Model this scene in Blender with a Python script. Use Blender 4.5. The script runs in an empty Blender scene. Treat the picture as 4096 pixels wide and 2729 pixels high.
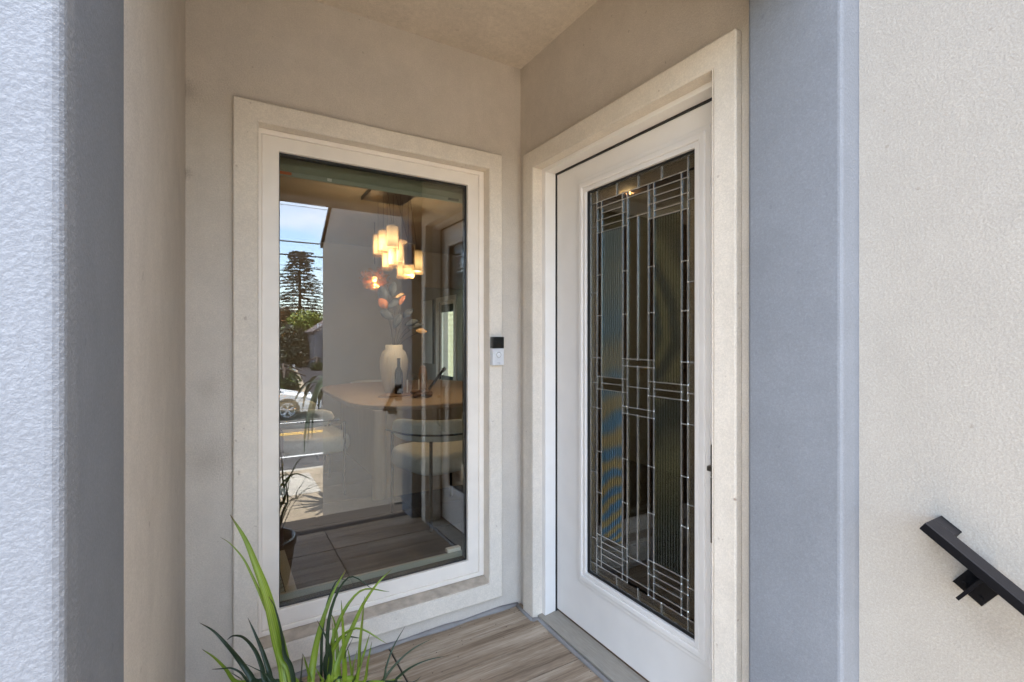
import bpy, bmesh, math, random
from mathutils import Vector, Matrix
S = bpy.context.scene
random.seed(7)

# ------------------------------------------------------------------ camera, sky, sun, exposure
CAM = (-1.264, -2.022, 1.29)
cd = bpy.data.cameras.new('camera'); cam = bpy.data.objects.new('camera', cd); S.collection.objects.link(cam)
cam.location = CAM
cam.rotation_euler = (math.radians(90), 0, -math.atan2(.515, .857))
cd.sensor_width = 36; cd.lens = 17.166; cd.shift_y = -0.00255
cd.clip_start = .02; cd.clip_end = 2000
S.camera = cam

SUN_DIR = Vector((.005, -.032, .995)).normalized()
SUN_EL = math.asin(SUN_DIR.z); SUN_AZ = math.atan2(SUN_DIR.x, SUN_DIR.y)
W = bpy.data.worlds.new('World'); S.world = W; W.use_nodes = True
wt = W.node_tree; wt.nodes.clear()
def wn(t): return wt.nodes.new(t)
out = wn('ShaderNodeOutputWorld'); bg = wn('ShaderNodeBackground'); sky = wn('ShaderNodeTexSky')
sky.sky_type = 'NISHITA'; sky.sun_disc = False; sky.sun_elevation = SUN_EL; sky.sun_rotation = SUN_AZ
sky.air_density = 1.0; sky.dust_density = .6
SKY_STRENGTH = .135
bg.inputs['Strength'].default_value = SKY_STRENGTH
tc = wn('ShaderNodeTexCoord'); mp = wn('ShaderNodeMapping'); mp.inputs['Scale'].default_value = (1.1, 1.1, 3.2)
mp.inputs['Location'].default_value = (.35, .2, .52)
nz = wn('ShaderNodeTexNoise'); nz.inputs['Scale'].default_value = 2.1; nz.inputs['Detail'].default_value = 7; nz.inputs['Roughness'].default_value = .55
rp = wn('ShaderNodeValToRGB'); rp.color_ramp.elements[0].position = .45; rp.color_ramp.elements[1].position = .62
mx = wn('ShaderNodeMix'); mx.data_type = 'RGBA'; mx.inputs['B'].default_value = (4.6, 4.75, 5.1, 1)
wt.links.new(tc.outputs['Generated'], mp.inputs['Vector']); wt.links.new(mp.outputs['Vector'], nz.inputs['Vector'])
wt.links.new(nz.outputs['Fac'], rp.inputs['Fac']); wt.links.new(rp.outputs['Color'], mx.inputs['Factor'])
wt.links.new(sky.outputs['Color'], mx.inputs['A']); wt.links.new(mx.outputs['Result'], bg.inputs['Color'])
wt.links.new(bg.outputs['Background'], out.inputs['Surface'])

sl = bpy.data.lights.new('sun', 'SUN'); sl.energy = 2.8; sl.angle = math.radians(.5); sl.color = (1, .955, .88)
so = bpy.data.objects.new('sun', sl); S.collection.objects.link(so)
so.rotation_euler = SUN_DIR.to_track_quat('Z', 'Y').to_euler(); so.location = (6, 8, 25)
S.view_settings.view_transform = 'Standard'; S.view_settings.look = 'None'
S.view_settings.gamma = 1; S.view_settings.use_curve_mapping = False
S.view_settings.exposure = 3.15
S.render.engine = 'CYCLES'
S.cycles.use_denoising = True
S.cycles.max_bounces = 9; S.cycles.diffuse_bounces = 5; S.cycles.glossy_bounces = 5; S.cycles.transparent_max_bounces = 16
S.cycles.caustics_reflective = False; S.cycles.caustics_refractive = False
S.cycles.sample_clamp_indirect = 6

# ------------------------------------------------------------------ materials
def nt(name):
    m = bpy.data.materials.new(name); m.use_nodes = True
    t = m.node_tree; b = t.nodes['Principled BSDF']
    return m, t, b
def N(t, typ, **kw):
    n = t.nodes.new(typ)
    for k, v in kw.items():
        if k in n.inputs: n.inputs[k].default_value = v
        else: setattr(n, k, v)
    return n
def L(t, a, b): t.links.new(a, b)
def c4(c): return (c[0], c[1], c[2], 1)
def coord(t): return N(t, 'ShaderNodeTexCoord').outputs['Object']
def plain(name, col, rough=.5, metal=0, var=.0, vscale=8, bump=0, bscale=80, spec=.5, stretch=None):
    m, t, b = nt(name)
    b.inputs['Roughness'].default_value = rough; b.inputs['Metallic'].default_value = metal
    b.inputs['Base Color'].default_value = c4(col); b.inputs['Specular IOR Level'].default_value = spec
    v = coord(t)
    if stretch:
        mpn = N(t, 'ShaderNodeMapping'); mpn.inputs['Scale'].default_value = stretch; L(t, v, mpn.inputs['Vector']); v = mpn.outputs['Vector']
    if var:
        n = N(t, 'ShaderNodeTexNoise', Scale=vscale, Detail=5.0); L(t, v, n.inputs['Vector'])
        r = N(t, 'ShaderNodeMapRange'); r.inputs['From Min'].default_value = .25; r.inputs['From Max'].default_value = .75
        r.inputs['To Min'].default_value = 1 - var; r.inputs['To Max'].default_value = 1 + var * .6
        L(t, n.outputs['Fac'], r.inputs['Value'])
        mu = N(t, 'ShaderNodeMix', data_type='RGBA', blend_type='MULTIPLY'); mu.inputs['Factor'].default_value = 1
        mu.inputs['A'].default_value = c4(col); L(t, r.outputs['Result'], mu.inputs['B']); L(t, mu.outputs['Result'], b.inputs['Base Color'])
    if bump:
        n = N(t, 'ShaderNodeTexNoise', Scale=bscale, Detail=4.0); L(t, v, n.inputs['Vector'])
        bp = N(t, 'ShaderNodeBump', Strength=bump, Distance=.002); L(t, n.outputs['Fac'], bp.inputs['Height']); L(t, bp.outputs['Normal'], b.inputs['Normal'])
    return m
def stucco(name, col, dist=.002, scale=110, dirt=.25, pits=.5, stain=None, dirtcol=(.20, .16, .12), coarse=1.0, streak=0.0, grain=.13):
    """painted stucco: sand-float relief, mottling, dirt specks and soft grime"""
    m, t, b = nt(name); b.inputs['Roughness'].default_value = .85; b.inputs['Specular IOR Level'].default_value = .25
    v = coord(t)
    n1 = N(t, 'ShaderNodeTexNoise', Scale=scale, Detail=2.5, Roughness=.55); L(t, v, n1.inputs['Vector'])
    n2 = N(t, 'ShaderNodeTexNoise', Scale=scale * .28, Detail=2.0); L(t, v, n2.inputs['Vector'])
    n3 = N(t, 'ShaderNodeTexNoise', Scale=scale * 3.1, Detail=2.0); L(t, v, n3.inputs['Vector'])
    a1 = N(t, 'ShaderNodeMath', operation='MULTIPLY_ADD'); L(t, n2.outputs['Fac'], a1.inputs[0]); a1.inputs[1].default_value = .8 * coarse; L(t, n1.outputs['Fac'], a1.inputs[2])
    a2 = N(t, 'ShaderNodeMath', operation='MULTIPLY_ADD'); L(t, n3.outputs['Fac'], a2.inputs[0]); a2.inputs[1].default_value = .28; L(t, a1.outputs[0], a2.inputs[2])
    bp = N(t, 'ShaderNodeBump', Strength=1.0, Distance=dist); L(t, a2.outputs[0], bp.inputs['Height']); L(t, bp.outputs['Normal'], b.inputs['Normal'])
    # mottling
    n4 = N(t, 'ShaderNodeTexNoise', Scale=3.2, Detail=6.0, Roughness=.6); L(t, v, n4.inputs['Vector'])
    r4 = N(t, 'ShaderNodeMapRange'); L(t, n4.outputs['Fac'], r4.inputs['Value'])
    r4.inputs['From Min'].default_value = .3; r4.inputs['From Max'].default_value = .7; r4.inputs['To Min'].default_value = 1 - dirt * .55; r4.inputs['To Max'].default_value = 1.04
    r1 = N(t, 'ShaderNodeMapRange'); L(t, a1.outputs[0], r1.inputs['Value'])
    r1.inputs['From Min'].default_value = .55; r1.inputs['From Max'].default_value = 1.2; r1.inputs['To Min'].default_value = .86; r1.inputs['To Max'].default_value = 1.07
    n9 = N(t, 'ShaderNodeTexNoise', Scale=scale * 1.7, Detail=4.0, Roughness=.75); L(t, v, n9.inputs['Vector'])
    r9 = N(t, 'ShaderNodeMapRange'); L(t, n9.outputs['Fac'], r9.inputs['Value']); r9.inputs['From Min'].default_value = .3; r9.inputs['From Max'].default_value = .68; r9.inputs['To Min'].default_value = 1 - grain; r9.inputs['To Max'].default_value = 1 + grain * .55
    n10 = N(t, 'ShaderNodeTexNoise', Scale=11.0, Detail=5.0, Roughness=.7); L(t, v, n10.inputs['Vector'])
    r10 = N(t, 'ShaderNodeMapRange'); L(t, n10.outputs['Fac'], r10.inputs['Value']); r10.inputs['From Min'].default_value = .3; r10.inputs['From Max'].default_value = .7; r10.inputs['To Min'].default_value = 1 - dirt * .4; r10.inputs['To Max'].default_value = 1 + dirt * .25
    m9 = N(t, 'ShaderNodeMath', operation='MULTIPLY'); L(t, r9.outputs[0], m9.inputs[0]); L(t, r10.outputs[0], m9.inputs[1])
    m8 = N(t, 'ShaderNodeMath', operation='MULTIPLY'); L(t, r4.outputs[0], m8.inputs[0]); L(t, r1.outputs[0], m8.inputs[1])
    mm = N(t, 'ShaderNodeMath', operation='MULTIPLY'); L(t, m8.outputs[0], mm.inputs[0]); L(t, m9.outputs[0], mm.inputs[1])
    mu = N(t, 'ShaderNodeMix', data_type='RGBA', blend_type='MULTIPLY'); mu.inputs['Factor'].default_value = 1
    mu.inputs['A'].default_value = c4(col); L(t, mm.outputs[0], mu.inputs['B'])
    last = mu.outputs['Result']
    if streak:
        ms = N(t, 'ShaderNodeMapping'); ms.inputs['Scale'].default_value = (26, 26, 1.1); L(t, v, ms.inputs['Vector'])
        n7 = N(t, 'ShaderNodeTexNoise', Scale=1.0, Detail=3.0); L(t, ms.outputs['Vector'], n7.inputs['Vector'])
        r7 = N(t, 'ShaderNodeMapRange'); L(t, n7.outputs['Fac'], r7.inputs['Value']); r7.inputs['From Min'].default_value = .5; r7.inputs['From Max'].default_value = .75; r7.inputs['To Max'].default_value = streak
        x7 = N(t, 'ShaderNodeMix', data_type='RGBA'); L(t, r7.outputs[0], x7.inputs['Factor']); L(t, last, x7.inputs['A']); x7.inputs['B'].default_value = c4([k * .62 for k in col]); last = x7.outputs['Result']
    # dark specks in pits
    vo = N(t, 'ShaderNodeTexNoise', Scale=47.0, Detail=1.0, Roughness=.3); L(t, v, vo.inputs['Vector'])
    rs = N(t, 'ShaderNodeMapRange'); L(t, vo.outputs['Fac'], rs.inputs['Value']); rs.inputs['From Min'].default_value = .775; rs.inputs['From Max'].default_value = .81
    rs.inputs['To Max'].default_value = pits
    mk = N(t, 'ShaderNodeMix', data_type='RGBA'); L(t, rs.outputs[0], mk.inputs['Factor']); L(t, last, mk.inputs['A']); mk.inputs['B'].default_value = c4(dirtcol)
    last = mk.outputs['Result']
    for (sx, sy, sz, rad, amt) in (stain or []):
        d = N(t, 'ShaderNodeVectorMath', operation='DISTANCE'); d.inputs[1].default_value = (sx, sy, sz); L(t, v, d.inputs[0])
        n8 = N(t, 'ShaderNodeMath', operation='MULTIPLY_ADD'); L(t, n1.outputs['Fac'], n8.inputs[0]); n8.inputs[1].default_value = rad * .9; L(t, d.outputs['Value'], n8.inputs[2])
        r8 = N(t, 'ShaderNodeMapRange', interpolation_type='SMOOTHSTEP'); L(t, n8.outputs[0], r8.inputs['Value']); r8.inputs['From Min'].default_value = rad * 1.5; r8.inputs['From Max'].default_value = rad * .35; r8.inputs['To Max'].default_value = amt
        x8 = N(t, 'ShaderNodeMix', data_type='RGBA'); L(t, r8.outputs[0], x8.inputs['Factor']); L(t, last, x8.inputs['A']); x8.inputs['B'].default_value = c4(dirtcol); last = x8.outputs['Result']
    L(t, last, b.inputs['Base Color'])
    return m
def woodtile(name, c1, c2, c3, rough=.55, axis='x', seed=0.0):
    """wood-look tile: long grain along x; each plank differs through its own object random value"""
    m, t, b = nt(name); b.inputs['Roughness'].default_value = rough; b.inputs['Specular IOR Level'].default_value = .35
    v = coord(t)
    oi = N(t, 'ShaderNodeObjectInfo')
    off = N(t, 'ShaderNodeVectorMath', operation='MULTIPLY_ADD'); L(t, oi.outputs['Random'], off.inputs[0]); off.inputs[1].default_value = (13, 29, 0); L(t, v, off.inputs[2])
    mp1 = N(t, 'ShaderNodeMapping'); mp1.inputs['Scale'].default_value = (1.6, 60, 8); L(t, off.outputs[0], mp1.inputs['Vector'])
    n1 = N(t, 'ShaderNodeTexNoise', Scale=1.0, Detail=7.0, Roughness=.68, Distortion=.15); L(t, mp1.outputs['Vector'], n1.inputs['Vector'])
    mp2 = N(t, 'ShaderNodeMapping'); mp2.inputs['Scale'].default_value = (1.1, 13, 8); L(t, off.outputs[0], mp2.inputs['Vector'])
    n2 = N(t, 'ShaderNodeTexNoise', Scale=1.0, Detail=4.0); L(t, mp2.outputs['Vector'], n2.inputs['Vector'])
    mp3 = N(t, 'ShaderNodeMapping'); mp3.inputs['Scale'].default_value = (18, 260, 20); L(t, off.outputs[0], mp3.inputs['Vector'])
    n3 = N(t, 'ShaderNodeTexNoise', Scale=1.0, Detail=3.0); L(t, mp3.outputs['Vector'], n3.inputs['Vector'])
    r1 = N(t, 'ShaderNodeValToRGB'); r1.color_ramp.elements[0].position = .30; r1.color_ramp.elements[0].color = c4(c1)
    r1.color_ramp.elements[1].position = .70; r1.color_ramp.elements[1].color = c4(c3)
    e = r1.color_ramp.elements.new(.5); e.color = c4(c2)
    ad = N(t, 'ShaderNodeMath', operation='MULTIPLY_ADD'); L(t, n2.outputs['Fac'], ad.inputs[0]); ad.inputs[1].default_value = .55; 
    a0 = N(t, 'ShaderNodeMath', operation='MULTIPLY_ADD'); L(t, n1.outputs['Fac'], a0.inputs[0]); a0.inputs[1].default_value = .62; a0.inputs[2].default_value = -.10; L(t, a0.outputs[0], ad.inputs[2])
    a3 = N(t, 'ShaderNodeMath', operation='MULTIPLY_ADD'); L(t, n3.outputs['Fac'], a3.inputs[0]); a3.inputs[1].default_value = .28; L(t, ad.outputs[0], a3.inputs[2])
    a4 = N(t, 'ShaderNodeMath', operation='MULTIPLY_ADD'); L(t, oi.outputs['Random'], a4.inputs[0]); a4.inputs[1].default_value = .12; L(t, a3.outputs[0], a4.inputs[2])
    a5 = N(t, 'ShaderNodeMath', operation='SUBTRACT'); L(t, a4.outputs[0], a5.inputs[0]); a5.inputs[1].default_value = .17
    L(t, a5.outputs[0], r1.inputs['Fac']); L(t, r1.outputs['Color'], b.inputs['Base Color'])
    bp = N(t, 'ShaderNodeBump', Strength=.5, Distance=.001); L(t, a3.outputs[0], bp.inputs['Height']); L(t, bp.outputs['Normal'], b.inputs['Normal'])
    return m
def glass(name, tint=(.9, .93, .92), ior=1.9, rough=0.0, refl=(1, 1, 1), bump=0, bscale=200, stretch=(1, 1, 1), boost=0.0):
    """pane: what lies behind comes through tinted, the rest mirrors by Fresnel"""
    m = bpy.data.materials.new(name); m.use_nodes = True; t = m.node_tree; t.nodes.clear()
    o = N(t, 'ShaderNodeOutputMaterial'); tr = N(t, 'ShaderNodeBsdfTransparent', Color=c4(tint)); gl = N(t, 'ShaderNodeBsdfGlossy', Color=c4(refl), Roughness=rough)
    fr = N(t, 'ShaderNodeFresnel', IOR=ior); mxs = N(t, 'ShaderNodeMixShader')
    f = fr.outputs[0]
    ge = N(t, 'ShaderNodeNewGeometry'); mi_ = N(t, 'ShaderNodeMapRange'); L(t, ge.outputs['Backfacing'], mi_.inputs['Value']); mi_.inputs['To Min'].default_value = ior; mi_.inputs['To Max'].default_value = 1 / ior; L(t, mi_.outputs[0], fr.inputs['IOR'])
    if boost:
        ad = N(t, 'ShaderNodeMath', operation='ADD'); L(t, f, ad.inputs[0]); ad.inputs[1].default_value = boost; f = ad.outputs[0]
    L(t, f, mxs.inputs[0]); L(t, tr.outputs[0], mxs.inputs[1]); L(t, gl.outputs[0], mxs.inputs[2]); L(t, mxs.outputs[0], o.inputs['Surface'])
    if bump:
        v = coord(t); mp_ = N(t, 'ShaderNodeMapping'); mp_.inputs['Scale'].default_value = stretch; L(t, v, mp_.inputs['Vector'])
        n = N(t, 'ShaderNodeTexNoise', Scale=bscale, Detail=2.0); L(t, mp_.outputs['Vector'], n.inputs['Vector'])
        bp = N(t, 'ShaderNodeBump', Strength=bump, Distance=.002); L(t, n.outputs['Fac'], bp.inputs['Height'])
        L(t, bp.outputs['Normal'], gl.inputs['Normal']); L(t, bp.outputs['Normal'], fr.inputs['Normal'])
    return m
def reeded(name, strength, centre, freq, lo, hi, base):
    """vertically reeded pane with a faint interference film whose fringes crowd together towards one corner"""
    m = bpy.data.materials.new(name); m.use_nodes = True; t = m.node_tree; t.nodes.clear()
    o = N(t, 'ShaderNodeOutputMaterial'); tr = N(t, 'ShaderNodeBsdfTransparent', Color=(.52, .53, .47, 1))
    v = coord(t)
    d = N(t, 'ShaderNodeVectorMath', operation='DISTANCE'); d.inputs[1].default_value = centre; L(t, v, d.inputs[0])
    nn = N(t, 'ShaderNodeTexNoise', Scale=6.0, Detail=2.0); L(t, v, nn.inputs['Vector'])
    a = N(t, 'ShaderNodeMath', operation='MULTIPLY_ADD'); L(t, nn.outputs['Fac'], a.inputs[0]); a.inputs[1].default_value = .09; L(t, d.outputs['Value'], a.inputs[2])
    dv = N(t, 'ShaderNodeMath', operation='DIVIDE'); dv.inputs[0].default_value = freq; L(t, a.outputs[0], dv.inputs[1])
    sn = N(t, 'ShaderNodeMath', operation='SINE'); L(t, dv.outputs[0], sn.inputs[0])
    r = N(t, 'ShaderNodeValToRGB'); r.color_ramp.elements[0].position = .1; r.color_ramp.elements[0].color = c4(lo)
    r.color_ramp.elements[1].position = .9; r.color_ramp.elements[1].color = c4(hi)
    mr = N(t, 'ShaderNodeMapRange'); mr.inputs['From Min'].default_value = -1; L(t, sn.outputs[0], mr.inputs['Value']); L(t, mr.outputs[0], r.inputs['Fac'])
    fd = N(t, 'ShaderNodeMapRange', interpolation_type='SMOOTHSTEP'); L(t, d.outputs['Value'], fd.inputs['Value']); fd.inputs['From Min'].default_value = .45; fd.inputs['From Max'].default_value = 1.25; fd.inputs['To Min'].default_value = .0; fd.inputs['To Max'].default_value = .9
    mc = N(t, 'ShaderNodeMix', data_type='RGBA'); L(t, fd.outputs[0], mc.inputs['Factor']); L(t, r.outputs['Color'], mc.inputs['A']); mc.inputs['B'].default_value = c4(base)
    w = N(t, 'ShaderNodeTexWave', wave_type='BANDS', bands_direction='Y', Scale=26.0); L(t, v, w.inputs['Vector'])
    bp = N(t, 'ShaderNodeBump', Strength=.5, Distance=.003); L(t, w.outputs['Fac'], bp.inputs['Height'])
    gl = N(t, 'ShaderNodeBsdfGlossy', Roughness=.16); L(t, mc.outputs['Result'], gl.inputs['Color']); L(t, bp.outputs['Normal'], gl.inputs['Normal'])
    mxs = N(t, 'ShaderNodeMixShader'); wf_ = N(t, 'ShaderNodeMapRange'); L(t, w.outputs['Fac'], wf_.inputs['Value']); wf_.inputs['To Min'].default_value = strength * (.45 if strength < .4 else .8); wf_.inputs['To Max'].default_value = strength * (1.5 if strength < .4 else 1.15); L(t, wf_.outputs[0], mxs.inputs[0])
    L(t, tr.outputs[0], mxs.inputs[1]); L(t, gl.outputs[0], mxs.inputs[2]); L(t, mxs.outputs[0], o.inputs['Surface'])
    return m
def emis(name, col, strength, mesh=False):
    m, t, b = nt(name); b.inputs['Base Color'].default_value = c4(col); b.inputs['Emission Color'].default_value = c4(col); b.inputs['Emission Strength'].default_value = strength
    return m

TAN = stucco('tan_stucco', (.72, .655, .572), dist=.0016, scale=190, dirt=.13, pits=.35, streak=.07, coarse=.35, stain=[(-1.29, 0, .86, .10, .30), (-1.3, 0, 1.12, .07, .2), (-1.362, -.01, 1.86, .03, .6), (0, 0, 2.6, .10, .3), (-1.362, 0, 2.15, .05, .35)])
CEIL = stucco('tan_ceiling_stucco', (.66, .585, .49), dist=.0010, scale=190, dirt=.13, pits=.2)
TRIMS = stucco('cream_trim_stucco', (.86, .78, .67), dist=.0012, scale=180, dirt=.14, grain=.08, pits=.3, coarse=.4, dirtcol=(.22, .12, .06), stain=[(-.03, -1.176, .84, .007, .9), (-.03, -.9, 2.10, .004, .6), (-.63, -.03, .12, .004, .5)])
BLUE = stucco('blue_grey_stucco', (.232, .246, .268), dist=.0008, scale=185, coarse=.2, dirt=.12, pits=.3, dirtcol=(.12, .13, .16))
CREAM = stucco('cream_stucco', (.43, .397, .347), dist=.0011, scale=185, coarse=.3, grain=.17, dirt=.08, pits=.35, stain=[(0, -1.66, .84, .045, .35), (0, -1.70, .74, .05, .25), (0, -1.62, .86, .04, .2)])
VINYL = plain('cream_vinyl', (.87, .795, .70), .38, var=.05, vscale=12, bump=.06, bscale=14)
WHITE = plain('white_paint', (.83, .79, .745), .42, var=.04, vscale=9, bump=.08, bscale=160)
JAMBW = plain('white_jamb_paint', (.85, .82, .775), .40, var=.04, vscale=9, bump=.06, bscale=120)
LEDGE = plain('dusty_ledge', (.50, .42, .33), .9, var=.30, vscale=24, bump=.2, bscale=300)
GASKET = plain('black_gasket', (.012, .012, .012), .5)
STRIP = plain('bronze_sweep', (.10, .05, .022), .45, var=.3, vscale=14)
SILLC = plain('weathered_sill', (.36, .325, .27), .7, var=.18, vscale=18, bump=.3, bscale=120, stretch=(14, 1, 14))
CAULK = plain('grey_caulk', (.27, .255, .245), .6, var=.15, vscale=16)
GROUT = plain('dark_grout', (.05, .04, .034), .9, var=.2, vscale=40)
PLANKM = woodtile('weathered_wood_tile', (.13, .086, .053), (.33, .245, .165), (.57, .465, .35))
FLOORD = woodtile('dark_wood_tile', (.03, .02, .014), (.05, .034, .024), (.075, .053, .038), rough=.5)
ZINC = plain('zinc_came', (.48, .485, .47), .27, metal=.8, var=.2, vscale=60)
BLACKM = plain('black_powder_coat', (.0045, .0045, .006), .5, var=.4, vscale=200, bump=.1, bscale=300, spec=.12)
BRONZE = plain('dark_bronze', (.12, .11, .10), .35, metal=.8, var=.2, vscale=30)
PANE = glass('window_glass', (.90, .91, .88), ior=1.92, refl=(.97, .98, 1.0), bump=.025, bscale=3.0)
PANEDOOR = glass('clear_leaded_glass', (.58, .60, .57), ior=1.6)
PANEDARK = glass('bevelled_dark_glass', (.30, .25, .21), ior=1.5)
PANETEX = glass('pebbled_glass', (.66, .62, .52), ior=1.9, rough=.18, bump=.9, bscale=300)
REEDA = reeded('reeded_film_glass', .6, (.105, -.76, .28), 27.0, (.12, .30, .50), (.52, .40, .17), (.27, .34, .35))
REEDB = reeded('reeded_clear_glass', .26, (.105, -.60, 1.35), 5.0, (.16, .20, .20), (.40, .40, .26), (.24, .27, .25))
SILVER = plain('satin_silver', (.74, .75, .77), .35, metal=.25)
SILVERE = plain('bright_silver_edge', (.8, .8, .8), .25, metal=.6)
BLKGLOSS = plain('gloss_black_plastic', (.006, .006, .008), .12)
WALLIN = plain('interior_paint', (.34, .31, .26), .8, var=.06, vscale=3)
CEILIN = plain('interior_ceiling_paint', (.30, .24, .16), .85, var=.06, vscale=3)
CONC = plain('tan_concrete', (.33, .27, .20), .9, var=.22, vscale=2.2, bump=.4, bscale=60, spec=0)
CONCW = plain('pale_concrete', (.42, .385, .33), .9, var=.12, vscale=3, bump=.3, bscale=60, spec=0)
ASPH = plain('asphalt', (.105, .10, .098), .9, var=.25, vscale=1.4, bump=.5, bscale=90, spec=0)
DRIVE = plain('grey_driveway', (.055, .052, .056), .9, var=.25, vscale=.8, spec=0)
PAINTW = plain('white_road_paint', (.75, .74, .70), .7, var=.15, vscale=5)
PAINTY = plain('yellow_road_paint', (.62, .36, .05), .7, var=.15, vscale=5)
EARTH = plain('dry_lawn', (.075, .052, .027), 1, var=.5, vscale=.7, bump=.6, bscale=12, spec=0)

# ------------------------------------------------------------------ mesh helpers
class MB:
    def __init__(s): s.v = []; s.f = []; s.mi = []
    def quad(s, pts, mi=0):
        i = len(s.v); s.v += [tuple(p) for p in pts]; s.f.append(tuple(range(i, i + len(pts)))); s.mi.append(mi)
    def box(s, x0, x1, y0, y1, z0, z1, M=None, mi=0):
        i = len(s.v)
        P = [Vector((x, y, z)) for x in (x0, x1) for y in (y0, y1) for z in (z0, z1)]
        if M is not None: P = [M @ p for p in P]
        s.v += [tuple(p) for p in P]
        for f in ((0, 1, 3, 2), (4, 6, 7, 5), (0, 4, 5, 1), (2, 3, 7, 6), (0, 2, 6, 4), (1, 5, 7, 3)):
            s.f.append(tuple(i + k for k in f)); s.mi.append(mi)
        return s
    def ring(s, ax, o, n, d0, d1, mi=0):
        """rectangular frame in the plane normal to axis ax ('x' or 'y'); o, n = (a0,a1,z0,z1) outer and inner"""
        def P(a, z, d): return (d, a, z) if ax == 'x' else (a, d, z)
        oc = [(o[0], o[2]), (o[1], o[2]), (o[1], o[3]), (o[0], o[3])]; ic = [(n[0], n[2]), (n[1], n[2]), (n[1], n[3]), (n[0], n[3])]
        i = len(s.v)
        for d in (d0, d1):
            s.v += [P(a, z, d) for a, z in oc] + [P(a, z, d) for a, z in ic]
        for k in range(4):
            l = (k + 1) % 4
            for f in ((k, l, 4 + l, 4 + k), (8 + k, 12 + k, 12 + l, 8 + l), (k, 8 + k, 8 + l, l), (4 + k, 4 + l, 12 + l, 12 + k)):
                s.f.append(tuple(i + q for q in f)); s.mi.append(mi)
        return s
    def tube(s, pts, r, seg=8, cap=True, mi=0):
        pts = [Vector(p) for p in pts]; rs = r if isinstance(r, (list, tuple)) else [r] * len(pts)
        i = len(s.v); up = None
        for k, p in enumerate(pts):
            d = (pts[min(k + 1, len(pts) - 1)] - pts[max(k - 1, 0)]).normalized()
            if up is None: up = Vector((0, 0, 1)) if abs(d.z) < .9 else Vector((1, 0, 0))
            a = d.cross(up).normalized(); b = a.cross(d).normalized(); up = b
            for q in range(seg):
                w = 2 * math.pi * q / seg; s.v.append(tuple(p + (a * math.cos(w) + b * math.sin(w)) * rs[k]))
        for k in range(len(pts) - 1):
            for q in range(seg):
                q2 = (q + 1) % seg
                s.f.append((i + k * seg + q, i + k * seg + q2, i + (k + 1) * seg + q2, i + (k + 1) * seg + q)); s.mi.append(mi)
        if cap:
            s.f.append(tuple(i + q for q in range(seg))); s.mi.append(mi)
            s.f.append(tuple(i + (len(pts) - 1) * seg + q for q in range(seg))); s.mi.append(mi)
        return s
    def lathe(s, prof, seg=24, c=(0, 0, 0), rib=0, nrib=0, mi=0):
        i = len(s.v)
        for (r, z) in prof:
            for q in range(seg):
                w = 2 * math.pi * q / seg; rr = r * (1 + rib * math.cos(nrib * w))
                s.v.append((c[0] + rr * math.cos(w), c[1] + rr * math.sin(w), c[2] + z))
        for k in range(len(prof) - 1):
            for q in range(seg):
                q2 = (q + 1) % seg
                s.f.append((i + k * seg + q, i + k * seg + q2, i + (k + 1) * seg + q2, i + (k + 1) * seg + q)); s.mi.append(mi)
        s.f.append(tuple(i + q for q in range(seg))); s.mi.append(mi)
        s.f.append(tuple(i + (len(prof) - 1) * seg + q for q in range(seg))); s.mi.append(mi)
        return s
    def prism(s, poly, ax, d0, d1, mi=0):
        """polygon (a,b) extruded along ax"""
        def P(a, b, d): return {'x': (d, a, b), 'y': (a, d, b), 'z': (a, b, d)}[ax]
        i = len(s.v); n = len(poly)
        s.v += [P(a, b, d0) for a, b in poly] + [P(a, b, d1) for a, b in poly]
        s.f.append(tuple(i + k for k in range(n))); s.f.append(tuple(i + n + k for k in range(n))); s.mi += [mi, mi]
        for k in range(n):
            l = (k + 1) % n; s.f.append((i + k, i + l, i + n + l, i + n + k)); s.mi.append(mi)
        return s
    def build(s, name, mats, parent=None, smooth=False, bevel=0, seg=2, fix=True, origin=None):
        me = bpy.data.meshes.new(name)
        vs = s.v
        if origin is not None: vs = [(v[0] - origin[0], v[1] - origin[1], v[2] - origin[2]) for v in vs]
        me.from_pydata(vs, [], s.f)
        if not isinstance(mats, (list, tuple)): mats = [mats]
        for m in mats: me.materials.append(m)
        if len(mats) > 1:
            for p, q in zip(me.polygons, s.mi): p.material_index = q
        if fix:
            bm = bmesh.new(); bm.from_mesh(me); bmesh.ops.recalc_face_normals(bm, faces=bm.faces); bm.to_mesh(me); bm.free()
        if smooth:
            for p in me.polygons: p.use_smooth = True
        o = bpy.data.objects.new(name, me); S.collection.objects.link(o)
        if origin is not None: o.location = origin
        if parent is not None:
            o.parent = parent
            if origin is None: o.matrix_parent_inverse = parent.matrix_basis.inverted() if parent.parent is None else (parent.parent.matrix_basis @ parent.matrix_parent_inverse @ parent.matrix_basis).inverted()
        if bevel:
            b = o.modifiers.new('edge', 'BEVEL'); b.width = bevel; b.segments = seg; b.limit_method = 'ANGLE'; b.angle_limit = math.radians(40)
            b.harden_normals = False
        return o
def tag(o, label, cat, group=None, kind=None):
    if label: o['label'] = label
    if cat: o['category'] = cat
    if group: o['group'] = group
    if kind: o['kind'] = kind
    return o
def thing(name, label, cat, loc=(0, 0, 0), rz=0, group=None):
    o = bpy.data.objects.new(name, None); S.collection.objects.link(o); o.location = loc; o.rotation_euler = (0, 0, rz); o.empty_display_size = .1
    return tag(o, label, cat, group)
def struct(o): o['kind'] = 'structure'; return o
def copy_tree(o, loc, rz=None):
    r = o.copy(); S.collection.objects.link(r); r.location = loc
    if rz is not None: r.rotation_euler = (0, 0, rz)
    for ch in list(o.children):
        c = ch.copy(); S.collection.objects.link(c); c.parent = r
        for g in list(ch.children):
            d = g.copy(); S.collection.objects.link(d); d.parent = c
    return r

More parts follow.
